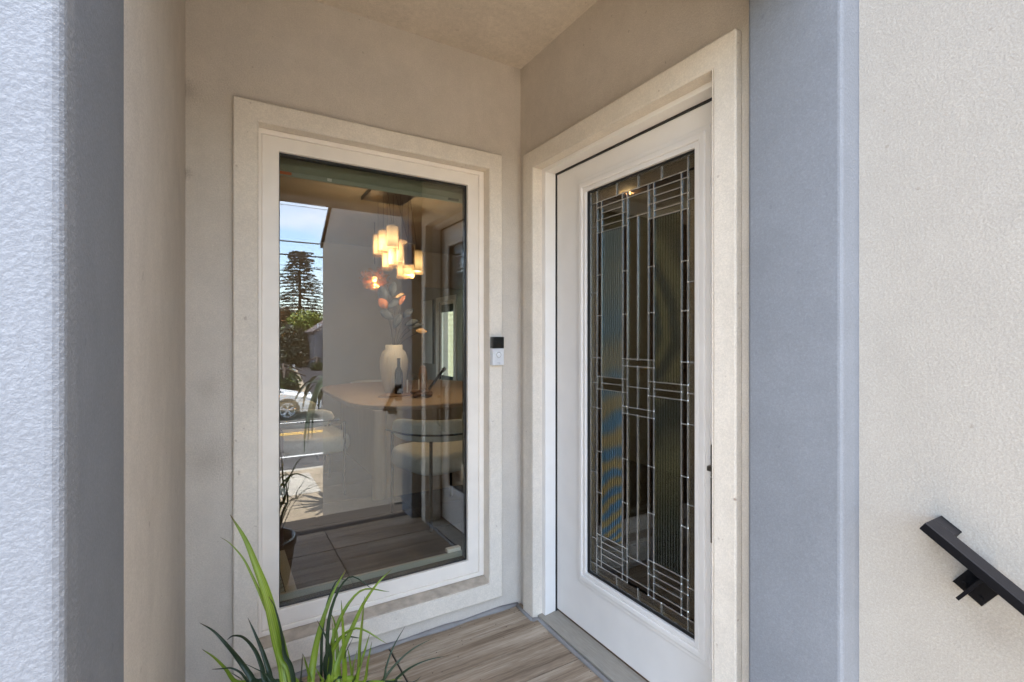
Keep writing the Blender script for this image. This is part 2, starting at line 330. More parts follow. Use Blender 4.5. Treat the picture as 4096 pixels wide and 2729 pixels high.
LAMP_EMIT = .28; LAMP_W = 1.7
BLADES = [
("g",0.0299,[(-1.239, -0.588, 0.842), (-1.206, -0.601, 0.777), (-1.181, -0.622, 0.707), (-1.158, -0.638, 0.634), (-1.137, -0.642, 0.532), (-1.12, -0.64, 0.45), (-1.114, -0.654, 0.41), (-1.098, -0.663, 0.392), (-1.08, -0.674, 0.37)]),
("g",0.0114,[(-1.261, -0.572, 0.784), (-1.239, -0.578, 0.765), (-1.211, -0.601, 0.73), (-1.191, -0.615, 0.686), (-1.171, -0.629, 0.634), (-1.15, -0.639, 0.57), (-1.129, -0.645, 0.471), (-1.109, -0.657, 0.426), (-1.084, -0.672, 0.37)]),
("g",0.0179,[(-0.964, -0.645, 0.66), (-0.994, -0.645, 0.615), (-1.021, -0.661, 0.568), (-1.042, -0.665, 0.505), (-1.054, -0.668, 0.444), (-1.062, -0.685, 0.41), (-1.063, -0.684, 0.392), (-1.064, -0.684, 0.37)]),
("g",0.0150,[(-0.853, -0.702, 0.658), (-0.896, -0.712, 0.634), (-0.929, -0.696, 0.583), (-0.959, -0.693, 0.525), (-0.984, -0.699, 0.48), (-1.002, -0.712, 0.451), (-1.008, -0.717, 0.426), (-1.026, -0.706, 0.401), (-1.048, -0.693, 0.37)]),
("g",0.0126,[(-1.014, -0.818, 0.667), (-1.005, -0.787, 0.609), (-0.997, -0.761, 0.536), (-0.989, -0.729, 0.41), (-1.013, -0.714, 0.392), (-1.042, -0.697, 0.37)]),
("g",0.0135,[(-1.002, -0.605, 0.538), (-0.995, -0.631, 0.523), (-0.993, -0.661, 0.497), (-0.998, -0.695, 0.455), (-1.001, -0.722, 0.41), (-1.021, -0.71, 0.392), (-1.046, -0.695, 0.37)]),
("g",0.0179,[(-1.009, -0.691, 0.551), (-1.011, -0.705, 0.516), (-1.013, -0.71, 0.468), (-1.014, -0.714, 0.41), (-1.03, -0.704, 0.392), (-1.05, -0.692, 0.37)]),
("g",0.0138,[(-0.974, -0.877, 0.692), (-0.966, -0.825, 0.616), (-0.965, -0.791, 0.527), (-0.961, -0.746, 0.426), (-0.994, -0.726, 0.401), (-1.034, -0.702, 0.37)]),
("g",0.0120,[(-0.935, -0.773, 0.54), (-0.943, -0.75, 0.482), (-0.959, -0.757, 0.447), (-0.964, -0.744, 0.41), (-0.996, -0.725, 0.392), (-1.035, -0.701, 0.37)]),
("g",0.0120,[(-0.946, -0.835, 0.556), (-0.947, -0.801, 0.489), (-0.946, -0.755, 0.41), (-0.983, -0.732, 0.392), (-1.029, -0.705, 0.37)]),
("d",0.0164,[(-1.308, -0.472, 0.53), (-1.275, -0.5, 0.511), (-1.244, -0.525, 0.476), (-1.218, -0.573, 0.455), (-1.195, -0.601, 0.424), (-1.185, -0.611, 0.41), (-1.147, -0.634, 0.392), (-1.101, -0.661, 0.37)]),
("d",0.0144,[(-1.245, -0.498, 0.477), (-1.23, -0.531, 0.501), (-1.207, -0.557, 0.502), (-1.184, -0.589, 0.48), (-1.169, -0.607, 0.442), (-1.162, -0.625, 0.414), (-1.132, -0.643, 0.394), (-1.094, -0.666, 0.37)]),
("d",0.0164,[(-1.197, -0.54, 0.544), (-1.18, -0.562, 0.504), (-1.165, -0.59, 0.468), (-1.153, -0.606, 0.427), (-1.147, -0.634, 0.41), (-1.121, -0.649, 0.392), (-1.09, -0.668, 0.37)]),
("d",0.0135,[(-1.158, -0.675, 0.651), (-1.145, -0.673, 0.623), (-1.134, -0.673, 0.577), (-1.124, -0.652, 0.518), (-1.119, -0.651, 0.477), (-1.102, -0.661, 0.429), (-1.081, -0.673, 0.37)]),
("g",0.0126,[(-1.303, -0.456, 0.449), (-1.275, -0.505, 0.445), (-1.249, -0.544, 0.428), (-1.226, -0.586, 0.41), (-1.176, -0.617, 0.392), (-1.113, -0.654, 0.37)]),
("d",0.0090,[(-1.279, -0.577, 0.456), (-1.257, -0.598, 0.462), (-1.237, -0.611, 0.464), (-1.217, -0.616, 0.449), (-1.206, -0.613, 0.429), (-1.196, -0.605, 0.41), (-1.154, -0.629, 0.392), (-1.104, -0.66, 0.37)]),
("d",0.0054,[(-1.211, -0.639, 0.484), (-1.187, -0.645, 0.466), (-1.162, -0.626, 0.432), (-1.147, -0.634, 0.41), (-1.121, -0.649, 0.392), (-1.09, -0.668, 0.37)]),
("d",0.0114,[(-1.062, -0.777, 0.615), (-1.041, -0.77, 0.565), (-1.028, -0.754, 0.519), (-1.021, -0.726, 0.465), (-1.026, -0.706, 0.41), (-1.039, -0.699, 0.392), (-1.053, -0.69, 0.37)]),
("d",0.0072,[(-1.096, -0.793, 0.554), (-1.09, -0.738, 0.488), (-1.084, -0.672, 0.41), (-1.078, -0.675, 0.392), (-1.071, -0.68, 0.37)]),
("g",0.0090,[(-1.092, -0.772, 0.541), (-1.076, -0.723, 0.474), (-1.062, -0.685, 0.41), (-1.063, -0.684, 0.392), (-1.064, -0.684, 0.37)]),
("d",0.0084,[(-0.844, -0.778, 0.534), (-0.873, -0.771, 0.486), (-0.895, -0.782, 0.448), (-0.906, -0.779, 0.41), (-0.956, -0.749, 0.392), (-1.017, -0.712, 0.37)]),
("d",0.0084,[(-0.761, -0.775, 0.476), (-0.816, -0.771, 0.464), (-0.857, -0.778, 0.451), (-0.887, -0.775, 0.426), (-0.908, -0.777, 0.41), (-0.958, -0.748, 0.392), (-1.018, -0.711, 0.37)]),
("d",0.0084,[(-0.749, -0.843, 0.462), (-0.806, -0.831, 0.461), (-0.847, -0.814, 0.444), (-0.868, -0.786, 0.411), (-0.88, -0.794, 0.41), (-0.938, -0.759, 0.392), (-1.01, -0.716, 0.37)]),
("g",0.0084,[(-0.82, -0.696, 0.341), (-0.862, -0.727, 0.369), (-0.898, -0.783, 0.41), (-0.951, -0.752, 0.392), (-1.015, -0.713, 0.37)]),
("d",0.0054,[(-1.016, -0.625, 0.451), (-1.015, -0.673, 0.454), (-1.017, -0.712, 0.426), (-1.032, -0.703, 0.401), (-1.051, -0.692, 0.37)]),
("d",0.0054,[(-0.983, -0.805, 0.563), (-0.991, -0.772, 0.516), (-0.991, -0.745, 0.478), (-0.991, -0.728, 0.426), (-1.014, -0.714, 0.401), (-1.043, -0.697, 0.37)]),
("d",0.0054,[(-0.802, -0.79, 0.396), (-0.839, -0.819, 0.41), (-0.91, -0.776, 0.392), (-0.997, -0.724, 0.37)]),
("g",0.0114,[(-0.964, -0.655, 0.453), (-0.966, -0.695, 0.435), (-0.973, -0.739, 0.41), (-1.002, -0.721, 0.392), (-1.037, -0.7, 0.37)]),
("g",0.0096,[(-1.06, -0.741, 0.482), (-1.045, -0.717, 0.439), (-1.034, -0.702, 0.41), (-1.044, -0.696, 0.392), (-1.056, -0.689, 0.37)]),
("d",0.0096,[(-1.234, -0.439, 0.351), (-1.214, -0.524, 0.378), (-1.206, -0.599, 0.41), (-1.161, -0.625, 0.392), (-1.107, -0.658, 0.37)]),
("g",0.0102,[(-0.938, -0.656, 0.436), (-0.954, -0.683, 0.418), (-0.975, -0.737, 0.41), (-1.003, -0.72, 0.392), (-1.038, -0.699, 0.37)]),
("d",0.0078,[(-0.973, -0.869, 0.55), (-0.972, -0.798, 0.472), (-0.97, -0.74, 0.41), (-1.0, -0.722, 0.392), (-1.036, -0.7, 0.37)]),
("d",0.0078,[(-1.109, -0.578, 0.449), (-1.118, -0.623, 0.44), (-1.119, -0.651, 0.41), (-1.102, -0.661, 0.392), (-1.081, -0.673, 0.37)]),
("g",0.0108,[(-1.097, -0.557, 0.382), (-1.085, -0.603, 0.373), (-1.088, -0.669, 0.396), (-1.081, -0.674, 0.384), (-1.072, -0.679, 0.37)]),
]
SHADES = [
(0.010,2.521,2.073,2.251,0.028,1),
(0.008,2.347,2.082,2.257,0.033,1),
(-0.014,2.010,2.054,2.229,0.045,1),
(0.103,2.115,1.955,2.138,0.037,1),
(0.068,2.428,1.941,2.100,0.032,1),
(0.070,2.251,1.942,2.084,0.034,1),
(0.055,1.794,1.882,2.045,0.032,0),
(0.184,1.950,1.858,2.029,0.039,1),
(0.187,2.356,1.862,1.988,0.029,1),
(0.201,2.231,1.857,1.978,0.032,1),
]

# ------------------------------------------------------------------ ground, street
g = MB(); g.quad([(-400, -400, -1.44), (400, -400, -1.44), (400, 400, -1.44), (-400, 400, -1.44)]); o = g.build('ground', EARTH); struct(o)
g = MB(); g.box(-200, 200, -17.4, -8.2, -1.46, -1.40); road = struct(g.build('road', ASPH))
def marking(y, w, m, x0=-90, x1=90):
    q = MB(); q.box(x0, x1, y - w / 2, y + w / 2, -1.402, -1.396); q.build('road_marking', m, road)
marking(-9.97, .11, PAINTW); marking(-12.76, .11, PAINTY); marking(-12.98, .11, PAINTY); marking(-14.85, .11, PAINTW)
for y0, y1 in ((-8.2, -8.05), (-17.55, -17.4)):
    struct(MB().box(-200, 200, y0, y1, -1.46, -1.25).build('kerb', CONCW, bevel=.015))
struct(MB().box(-7, 7, -8.05, -1.5, -1.5, -1.25).build('pavement', CONC))
struct(MB().box(-.95, .2, -7.76, -6.45, -1.3, -1.244).build('paving_slab', CONCW))
g = MB(); g.quad([(-90, -70, -1.26), (90, -70, -1.26), (90, -17.54, -1.26), (-90, -17.54, -1.26)]); struct(g.build('lawn', EARTH))
g = MB(); g.prism([(1.85, -17.56), (6.2, -64), (10.6, -64), (2.9, -17.56)], 'z', -1.28, -1.245); struct(g.build('driveway', DRIVE))
g = MB(); g.prism([(1.55, -17.56), (5.85, -60), (6.15, -60), (1.83, -17.56)], 'z', -1.28, -1.235); struct(g.build('path', CONC))

# ------------------------------------------------------------------ the house shell
tag(MB().ring('y', (-3.2, 0, -1.3, 2.75), (-1.1405, -.1865, .1505, 2.0795), 0, .2).build('stucco_wall', TAN), 'tan stucco wall around the tall window', 'wall')
tag(MB().prism([(.2, -1.3), (.2, 2.75), (-1.16, 2.75), (-1.16, 2.11), (-.10, 2.11), (-.10, -1.3)], 'x', 0, .2).build('stucco_wall', TAN), 'tan stucco wall above and beside the white front door', 'wall')
MBw = MB(); MBw.box(0, .2, -1.44, -1.16, -1.3, 2.75); tag(MBw.build('stucco_wall', TAN), 'narrow tan stucco wall strip between door frame and blue pilaster', 'wall')
tag(MB().prism([(-3.2, -1.1498), (-1.3788, -1.1498), (-1.362, 0), (-3.2, 0)], 'z', -1.3, 2.75).build('stucco_wall', TAN), 'plain tan stucco side wall left of the window', 'wall')
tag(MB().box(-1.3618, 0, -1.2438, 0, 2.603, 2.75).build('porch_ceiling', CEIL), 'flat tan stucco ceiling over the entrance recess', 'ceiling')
# blue portal: left front, right pilaster, beam
tag(MB().box(-8, -1.377, -1.47, -1.150, -1.3, 5.2).build('blue_wall', BLUE, bevel=.012, seg=4), 'blue grey stucco front wall at the left, its corner close to the camera', 'wall')
tag(MB().box(-.078, .02, -1.47, -1.2442, -1.3, 2.75).build('pilaster', BLUE, bevel=.009, seg=3), 'blue grey stucco pilaster between the door and the cream wall', 'pilaster')
tag(MB().box(-1.3765, .0, -1.469, -1.245, 2.2, 2.748).build('porch_beam', BLUE, bevel=.03, seg=3), 'blue grey stucco beam over the porch opening', 'beam')
tag(MB().box(-1.3765, 1.2, -1.468, 8.4, 2.752, 5.2).build('upper_storey', BLUE), 'blue grey upper storey above the porch', 'building')
# cream side wall along the steps
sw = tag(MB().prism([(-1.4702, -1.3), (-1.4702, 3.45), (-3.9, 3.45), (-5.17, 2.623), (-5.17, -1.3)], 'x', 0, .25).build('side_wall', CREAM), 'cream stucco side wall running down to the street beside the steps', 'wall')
v = Vector((0, -1.27, -.827)); 
MB().prism([(-3.86, 3.50), (-3.86, 3.44), (-5.20, 2.57), (-5.20, 2.64)], 'x', -.03, .28).build('roof_edge', BLACKM, sw)

# porch floor of wood-look tiles
pf = struct(MB().box(-1.3765, 0, -1.635, -.0, -.12, -.007).build('porch_floor', GROUT))
ys = [0] + [-.131 - .1715 * k for k in range(7)] + [-1.33, -1.635]
EDGE_SHADE = plain('painted_edge_shade', (.028, .022, .018), .8, var=.3, vscale=30)  # near-black colour stands in for shade along the sunlit porch edge
proto = {}
for r in range(len(ys) - 1):
    for (x0, x1) in ((-1.3615, -.659), (-.652, -.001)):
        y1 = ys[r] - .0024; y0 = ys[r + 1] + .0024
        w_, d_ = x1 - x0, y1 - y0
        key = (round(w_, 3), round(d_, 3))
        ox = ((x0 + x1) / 2, (y0 + y1) / 2, 0)
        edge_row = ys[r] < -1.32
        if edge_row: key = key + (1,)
        if key in proto:
            p = proto[key].copy(); S.collection.objects.link(p)
        else:
            p = MB().box(-w_ / 2, w_ / 2, -d_ / 2, d_ / 2, -.0068, 0).build('shade_strip' if edge_row else 'plank', EDGE_SHADE if edge_row else PLANKM, bevel=.0012, seg=2); proto[key] = p
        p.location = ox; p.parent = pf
# caulk cove along the walls
def cove(name, pts):
    """pts: path on the floor; a little quarter-round bead"""
    m = MB(); m.tube([(x, y, .003) for x, y in pts], [.012 + .004 * math.sin(i * 2.1) for i in range(len(pts))], 8); return m
n = 14
m = cove('caulk', [(-1.35 + (1.33) * i / n, -.006 + .002 * math.sin(i * 1.7), ) for i in range(n + 1)]); m.build('caulk_bead', CAULK, pf, smooth=True)
m = MB(); m.tube([(-.030, -.02, .002), (-.034, -.08, .002), (-.036, -.158, .002)], .009, 6); m.tube([(-.036, -.158, .002), (-.004, -.166, .002), (-.012, -.30, .002), (-.014, -.62, .001), (-.013, -.9, .001), (-.014, -1.1, .001)], .010, 6); m.build('caulk_bead', CAULK, pf, smooth=True)

# front steps
fs = thing('front_steps', 'tan concrete steps from the porch down to the pavement', 'steps', (-.65, -2.4, -1.25))
for k in range(6):
    z = -.178 * (k + 1); y0 = -1.636 - .28 * k
    MB().box(-1.9, -.001, y0 - .28, y0 - .001 if k else y0 - .001, -1.25, z).build('step', CONC, fs, bevel=.008)

# ------------------------------------------------------------------ window
win = thing('tall_window', 'tall fixed window in a wide cream stucco surround reflecting the street', 'window', (-.66, 0, .15))
MB().ring('y', (-1.22, -.119, .076, 2.152), (-1.141, -.186, .150, 2.080), -.030, .0).build('surround', TRIMS, win, bevel=.005, seg=3)
# rebate lining between surround and vinyl frame
MB().ring('y', (-1.1409, -.1861, .1501, 2.0799), (-1.1385, -.1885, .1525, 2.0775), -.026, .05).build('rebate', TRIMS, win)
MB().prism([(-.024, .1526), (.0245, .1526), (.0245, .172), (-.024, .158)], 'x', -1.138, -.189).build('ledge', LEDGE, win)
MB().ring('y', (-1.1384, -.1886, .1722, 2.0774), (-1.126, -.214, .192, 2.058), .025, .08).build('outer_frame', VINYL, win, bevel=.003, seg=3)
MB().ring('y', (-1.1262, -.2138, .1918, 2.0582), (-1.066, -.271, .256, 2.003), .029, .09).build('sash', VINYL, win, bevel=.004, seg=3)
MB().ring('y', (-1.0664, -.2706, .2556, 2.0034), (-1.0625, -.2745, .2605, 1.9985), .044, .080).build('gasket', GASKET, win)
MB().box(-1.063, -.274, .049, .055, .260, 1.999).build('pane', PANE, win)
MB().box(-1.0655, -.2715, .091, .103, .256, .282).build('glazing_bead', plain('grey_green_bead', (.36, .36, .30), .5), win)
MB().box(-.345, -.276, .092, .120, .2825, .300).build('window_latch', VINYL, win, bevel=.003)

# roller blind inside the window
rb = thing('roller_blind', 'rolled up grey green blind at the top of the window', 'blind', (-.66, .14, 2.0))
RB = plain('grey_green_fabric', (.27, .28, .20), .75, var=.12, vscale=40)
m = MB(); m.tube([(-1.075, .165, 1.998), (-.24, .165, 1.998)], .036, 20); m.build('roll', RB, rb, smooth=True)
MB().box(-1.07, -.245, .128, .131, 1.962, 1.99).build('hem_fabric', RB, rb)
MB().box(-1.07, -.245, .122, .134, 1.942, 1.962).build('bottom_bar', plain('bar_paint', (.34, .36, .28), .5), rb, bevel=.003)
MB().box(-1.055, -1.012, .1195, .1215, 1.9465, 1.9575).build('orange_label', plain('orange_print', (.60, .14, .03), .6), rb)
MB().box(-.875, -.858, .119, .1215, 1.946, 1.958).build('white_clip', WHITE, rb)
MB().box(-.33, -.275, .119, .1215, 1.947, 1.959).build('dark_label', plain('dark_print', (.09, .09, .07), .6), rb)

# ------------------------------------------------------------------ front door
dfm = thing('door_frame', 'cream stucco door surround with white jamb and worn sill', 'door frame', (0, -.63, 0))
def uframe(y0, y1, z1, iy0, iy1, iz1, z0=.0):
    return [(y0, z0), (iy0, z0), (iy0, iz1), (iy1, iz1), (iy1, z0), (y1, z0), (y1, z1), (y0, z1)]
def upr(mb, poly8, d0, d1):
    p = poly8
    mb.prism([p[0], p[1], p[2], p[7]], 'x', d0, d1); mb.prism([p[2], p[3], p[6], p[7]], 'x', d0, d1); mb.prism([p[4], p[5], p[6], p[3]], 'x', d0, d1)
    return mb
# surround in three mitred pieces
P8 = uframe(-.067, -1.178, 2.157, -.149, -1.104, 2.077)
def uring(name, P, d0, d1, mat, parent, bevel):
    m = MB(); i = 0
    fr = [(d0, y, z) for y, z in P]; bk = [(d1, y, z) for y, z in P]; m.v = fr + bk; n = 8
    for f in ([0, 1, 2, 7], [7, 2, 3, 6], [6, 3, 4, 5]): m.f.append(tuple(f)); m.f.append(tuple(n + k for k in f))
    for k in range(8):
        l = (k + 1) % 8; m.f.append((k, l, n + l, n + k))
    m.mi = [0] * len(m.f)
    return m.build(name, mat, parent, bevel=bevel, seg=3)
uring('surround', P8, -.030, 0.0, TRIMS, dfm, .006)
uring('surround_return', uframe(-.1492, -1.1038, 2.0768, -.152, -1.101, 2.074, .001), -.0295, .022, TRIMS, dfm, 0)
uring('jamb', uframe(-.1002, -1.199, 2.109, -.178, -1.092, 2.0565, .001), .0225, .150, JAMBW, dfm, .002)
uring('weatherstrip', uframe(-.1782, -1.0918, 2.0563, -.1812, -1.0888, 2.0500, .021), .080, .130, GASKET, dfm, 0)
MB().prism([(-.002, .0), (.10, .0), (.15, .0), (.15, .024), (.09, .024), (-.002, .014)], 'y', -1.1035, -.1495).build('sill', SILLC, dfm, bevel=.002)

door = thing('front_door', 'white front door with tall leaded glass panel', 'door', (.09, -.63, .02))
DX = .0865
MB().ring('x', (-1.0885, -.1815, .034, 2.0495), (-.953, -.397, .291, 1.917), DX, DX + .045).build('slab', WHITE, door, bevel=.002)
MB().box(DX + .004, DX + .042, -1.0880, -.1820, .0245, .0335).build('sweep', STRIP, door)
# stepped moulding round the glass
MB().ring('x', (-1.013, -.337, .231, 1.977), (-.995, -.355, .249, 1.959), DX - .006, DX + .001).build('moulding', WHITE, door, bevel=.003, seg=3)
MB().ring('x', (-.996, -.354, .248, 1.960), (-.972, -.378, .272, 1.936), DX - .013, DX + .001).build('moulding', WHITE, door, bevel=.006, seg=4)
MB().ring('x', (-.9722, -.3778, .2718, 1.9362), (-.953, -.397, .291, 1.917), DX - .009, DX + .012).build('moulding', WHITE, door, bevel=.004, seg=3)
MB().ring('x', (-.9535, -.3965, .2905, 1.9175), (-.950, -.400, .294, 1.914), DX + .002, DX + .015).build('glass_gasket', GASKET, door)
# lock hardware half hidden by the surround
m = MB(); m.box(DX - .012, DX, -1.066, -1.0165, .850, .953); m.box(DX - .05, DX - .012, -1.054, -1.032, .878, .895); m.build('deadbolt', BRONZE, door, bevel=.003)
m = MB(); m.box(DX - .010, DX, -1.068, -1.0155, .640, .848); m.tube([(DX - .01, -1.058, .80), (DX - .04, -1.058, .80), (DX - .042, -1.058, .70), (DX - .01, -1.058, .67)], .008, 8); m.build('door_handle', BRONZE, door, bevel=.003)

lg = MB().box(DX + .026, DX + .030, -.953, -.397, .291, 1.917).build('leaded_glass', glass('back_glass', (.93, .94, .92), ior=1.3), door)
V = [-.397, -.443, -.4715, -.5945, -.6205, -.7295, -.7565, -.8805, -.9075, -.953]
VM = -.675
top = {'T': 1.917, 'H1': 1.862, 'H2': 1.838, 'H3': 1.811, 'H4': 1.785, 'H5': 1.757, 'H6': 1.732}
bot = {'T': .291, 'H1': .337, 'H2': .361, 'H3': .393, 'H4': .418, 'H5': .444, 'H6': .469}
Z = lambda k: (bot[k], top[k])
tick = [.645, .817, .997, 1.209, 1.385, 1.555]
cross = [1.078, 1.131]
colz = {
    0: [bot['T'], bot['H1'], .445, .726, .999, 1.104, 1.209, 1.482, 1.76, top['H1'], top['T']],
    1: [bot['H1'], bot['H2'], bot['H4'], bot['H6']] + [.645, .817, .997, 1.078, 1.131, 1.209, 1.385, 1.555] + [top['H6'], top['H4'], top['H2'], top['H1']],
    2: [bot[k] for k in ('H1', 'H2', 'H3', 'H4', 'H5', 'H6')] + [1.078, 1.105, 1.131] + [top[k] for k in ('H6', 'H5', 'H4', 'H3', 'H2', 'H1')],
    3: [bot['H1'], bot['H2'], bot['H4'], bot['H6'], .645, .817, .996, 1.023, 1.078, 1.131, 1.182, 1.210, 1.385, 1.555, top['H6'], top['H4'], top['H2'], top['H1']],
}
colz[5] = colz[3]; colz[6] = colz[2]; colz[7] = colz[1]; colz[8] = colz[0]
panes = []; cames = []      # cames: (y0,z0,y1,z1)
def kindof(c, z0, z1):
    h = z1 - z0
    if c in (0, 8): return PANETEX
    if c == 2 and h > .2: return REEDA
    if c == 6 and h > .2: return REEDB
    if c in (1, 3, 5, 7) and h > .06: return PANEDARK
    if abs(z0 - top['H2']) < .002 or abs(z1 - bot['H2']) < .002: return PANEDARK
    return PANEDOOR
for c, zs in colz.items():
    for a, b in zip(zs[:-1], zs[1:]): panes.append((V[c + 1], V[c], a, b, kindof(c, a, b)))
    for z in zs[1:-1]: cames.append((V[c + 1], z, V[c], z))
def mid(a, b, split):
    if split:
        panes.append((V[5], VM, a, b, PANEDOOR)); panes.append((VM, V[4], a, b, PANEDOOR)); cames.append((VM, a, VM, b))
    else: panes.append((V[5], V[4], a, b, PANEDARK if b - a < .026 else PANEDOOR))
for a, b, s_ in ((bot['H1'], bot['H2'], 0), (bot['H2'], .443, 0), (.443, .996, 1), (.996, 1.023, 0), (1.023, 1.103, 1), (1.103, 1.182, 1), (1.182, 1.210, 0), (1.210, 1.757, 1), (1.757, top['H2'], 0), (top['H2'], top['H1'], 0)):
    mid(a, b, s_); cames.append((V[5], a, V[4], a))
# border rows
for z0, z1 in ((top['H1'], top['T']), (bot['T'], bot['H1'])):
    d = [V[1], -.561, VM - .002, -.792, V[8]]
    for a, b in zip(d[:-1], d[1:]): panes.append((b, a, z0, z1, PANETEX))
    for y in d[1:-1]: cames.append((y, z0, y, z1))
cames += [(V[9], top['H1'], V[0], top['H1']), (V[9], bot['H1'], V[0], bot['H1'])]
for k in (1, 8): cames.append((V[k], bot['T'], V[k], top['T']))
for k in (2, 3, 4, 5, 6, 7): cames.append((V[k], bot['H1'], V[k], top['H1']))
cames += [(V[0] - .003, bot['T'], V[0] - .003, top['T']), (V[9] + .003, bot['T'], V[9] + .003, top['T']), (V[9], top['T'] - .003, V[0], top['T'] - .003), (V[9], bot['T'] + .003, V[0], bot['T'] + .003)]
GX = DX + .018
for (y0, y1, z0, z1, mt) in panes:
    MB().box(GX, GX + .004, y0 + .001, y1 - .001, z0 + .001, z1 - .001).build('glass_pane', mt, lg)
m = MB()
for i, (y0, z0, y1, z1) in enumerate(cames):
    w = .0022; e = .0003 * (i % 7)
    if abs(y0 - y1) < 1e-6: m.box(GX - .0032 - e * .2, GX + .006, y0 - w, y0 + w, min(z0, z1), max(z0, z1))
    else: m.box(GX - .0028 - e * .2, GX + .0055, min(y0, y1), max(y0, y1), z0 - w, z0 + w)
for (y0, z0, y1, z1) in cames:       # solder at the joints
    for (y, z) in ((y0, z0), (y1, z1)):
        if not (V[9] + .004 < y < V[0] - .004 and bot['T'] + .004 < z < top['T'] - .004): continue
        i = len(m.v); r_ = random.uniform(.0036, .0050)
        m.v += [(GX - .0055, y, z)] + [(GX - .0022, y + r_ * math.cos(a), z + r_ * math.sin(a)) for a in (0, 1.05, 2.09, 3.14, 4.19, 5.24)]
        for k in range(6): m.f.append((i, i + 1 + k, i + 1 + (k + 1) % 6)); m.mi.append(0)
cm = m.build('came', ZINC, lg); cm['kind'] = 'stuff'

# ------------------------------------------------------------------ doorbell
db = thing('video_doorbell', 'silver and black video doorbell on the window surround', 'doorbell', (-.156, -.03, 1.16))
MB().box(-.187, -.127, -.056, -.0302, 1.165, 1.2965).build('body', SILVER, db, bevel=.003, seg=3)
MB().box(-.1875, -.1265, -.0585, -.033, 1.2435, 1.297).build('camera_cover', BLKGLOSS, db, bevel=.003, seg=3)
MB().box(-.1855, -.1285, -.0605, -.0562, 1.166, 1.2428).build('face_plate', SILVER, db, bevel=.0025, seg=3)
m = MB(); m.tube([(-.157, -.0606, 1.214), (-.157, -.0622, 1.214)], .0135, 28); bt = m.build('button', SILVERE, db)
m = MB(); m.tube([(-.157, -.0623, 1.214), (-.157, -.0632, 1.214)], .0098, 24); m.build('button_ring', SILVER, bt)
m = MB(); m.tube([(-.157, -.0586, 1.263), (-.157, -.0605, 1.263)], .0085, 24); m.build('lens', plain('lens_glass', (.02, .012, .008), .05), db, smooth=False)
fc = bpy.data.curves.new('lettering', 'FONT'); fc.body = 'ring'; fc.size = .011; fc.align_x = 'CENTER'; fc.extrude = .0002
fo = bpy.data.objects.new('lettering', fc); S.collection.objects.link(fo); fo.location = (-.157, -.0608, 1.174); fo.rotation_euler = (math.radians(90), 0, 0)
dg_ = bpy.context.evaluated_depsgraph_get(); me_ = bpy.data.meshes.new_from_object(fo.evaluated_get(dg_)); bpy.data.objects.remove(fo)
fo = bpy.data.objects.new('lettering', me_); S.collection.objects.link(fo); fo.location = (-.157, -.0608, 1.174); fo.rotation_euler = (math.radians(90), 0, 0)
me_.materials.clear(); me_.materials.append(plain('grey_print', (.33, .34, .36), .5)); fo.parent = db; fo.matrix_parent_inverse = db.matrix_basis.inverted()

# ------------------------------------------------------------------ handrail
hr = thing('handrail', 'black metal handrail on the cream wall beside the steps', 'handrail', (0, -1.62, .9))
sl_ = Vector((0, -.822, -.570)).normalized(); up_ = Vector((0, -.570, .822)).normalized()
if up_.z < 0: up_ = -up_
top0 = Vector((0, -1.620, .930))
def railbox(x0, x1, a0, a1, h0, h1):
    m = MB(); i = 0
    m.v = [tuple(top0 + Vector((x, 0, 0)) + sl_ * a + up_ * h) for x in (x0, x1) for a in (a0, a1) for h in (h0, h1)]
    m.f = [(0, 1, 3, 2), (4, 6, 7, 5), (0, 4, 5, 1), (2, 3, 7, 6), (0, 2, 6, 4), (1, 5, 7, 3)]; m.mi = [0] * 6
    return m
railbox(-.080, -.038, 0, .42, -.0185, 0).build('rail', BLACKM, hr, bevel=.002, seg=3)
railbox(-.0378, -.0008, .0002, .0402, -.0183, -.0002).build('wall_return', BLACKM, hr, bevel=.0015)
for a in (.112, .34):
    br = railbox(-.006, -.0006, a - .025, a + .028, -.093, -.038).build('bracket', BLACKM, hr, bevel=.001)
    railbox(-.064, -.006, a - .003, a + .003, -.086, -.0188).build('bracket_arm', BLACKM, br)
m = MB()
for (a, h) in ((-.012, -.05), (-.012, -.08), (.018, -.05), (.018, -.08)):
    p = top0 + sl_ * (.112 + a) + up_ * h
    m.tube([(-.006, p.y, p.z), (-.009, p.y, p.z)], .004, 8)
m.build('screw', BLACKM, hr)

# hairline crack in the stucco beside the bracket, and a few flakes along the caulk
m = MB(); cp = [(-1.6364,.8011),(-1.6445,.8017),(-1.6518,.7982),(-1.6591,.7966),(-1.6676,.7948),(-1.6732,.7898),(-1.6802,.7855)]
m.tube([(-.0002, y, z) for y, z in cp], [.0004, .0008, .0016, .0009, .0007, .0006, .0004], 5); m.build('crack', plain('crack_shadow', (.10, .085, .07), .9), sw)

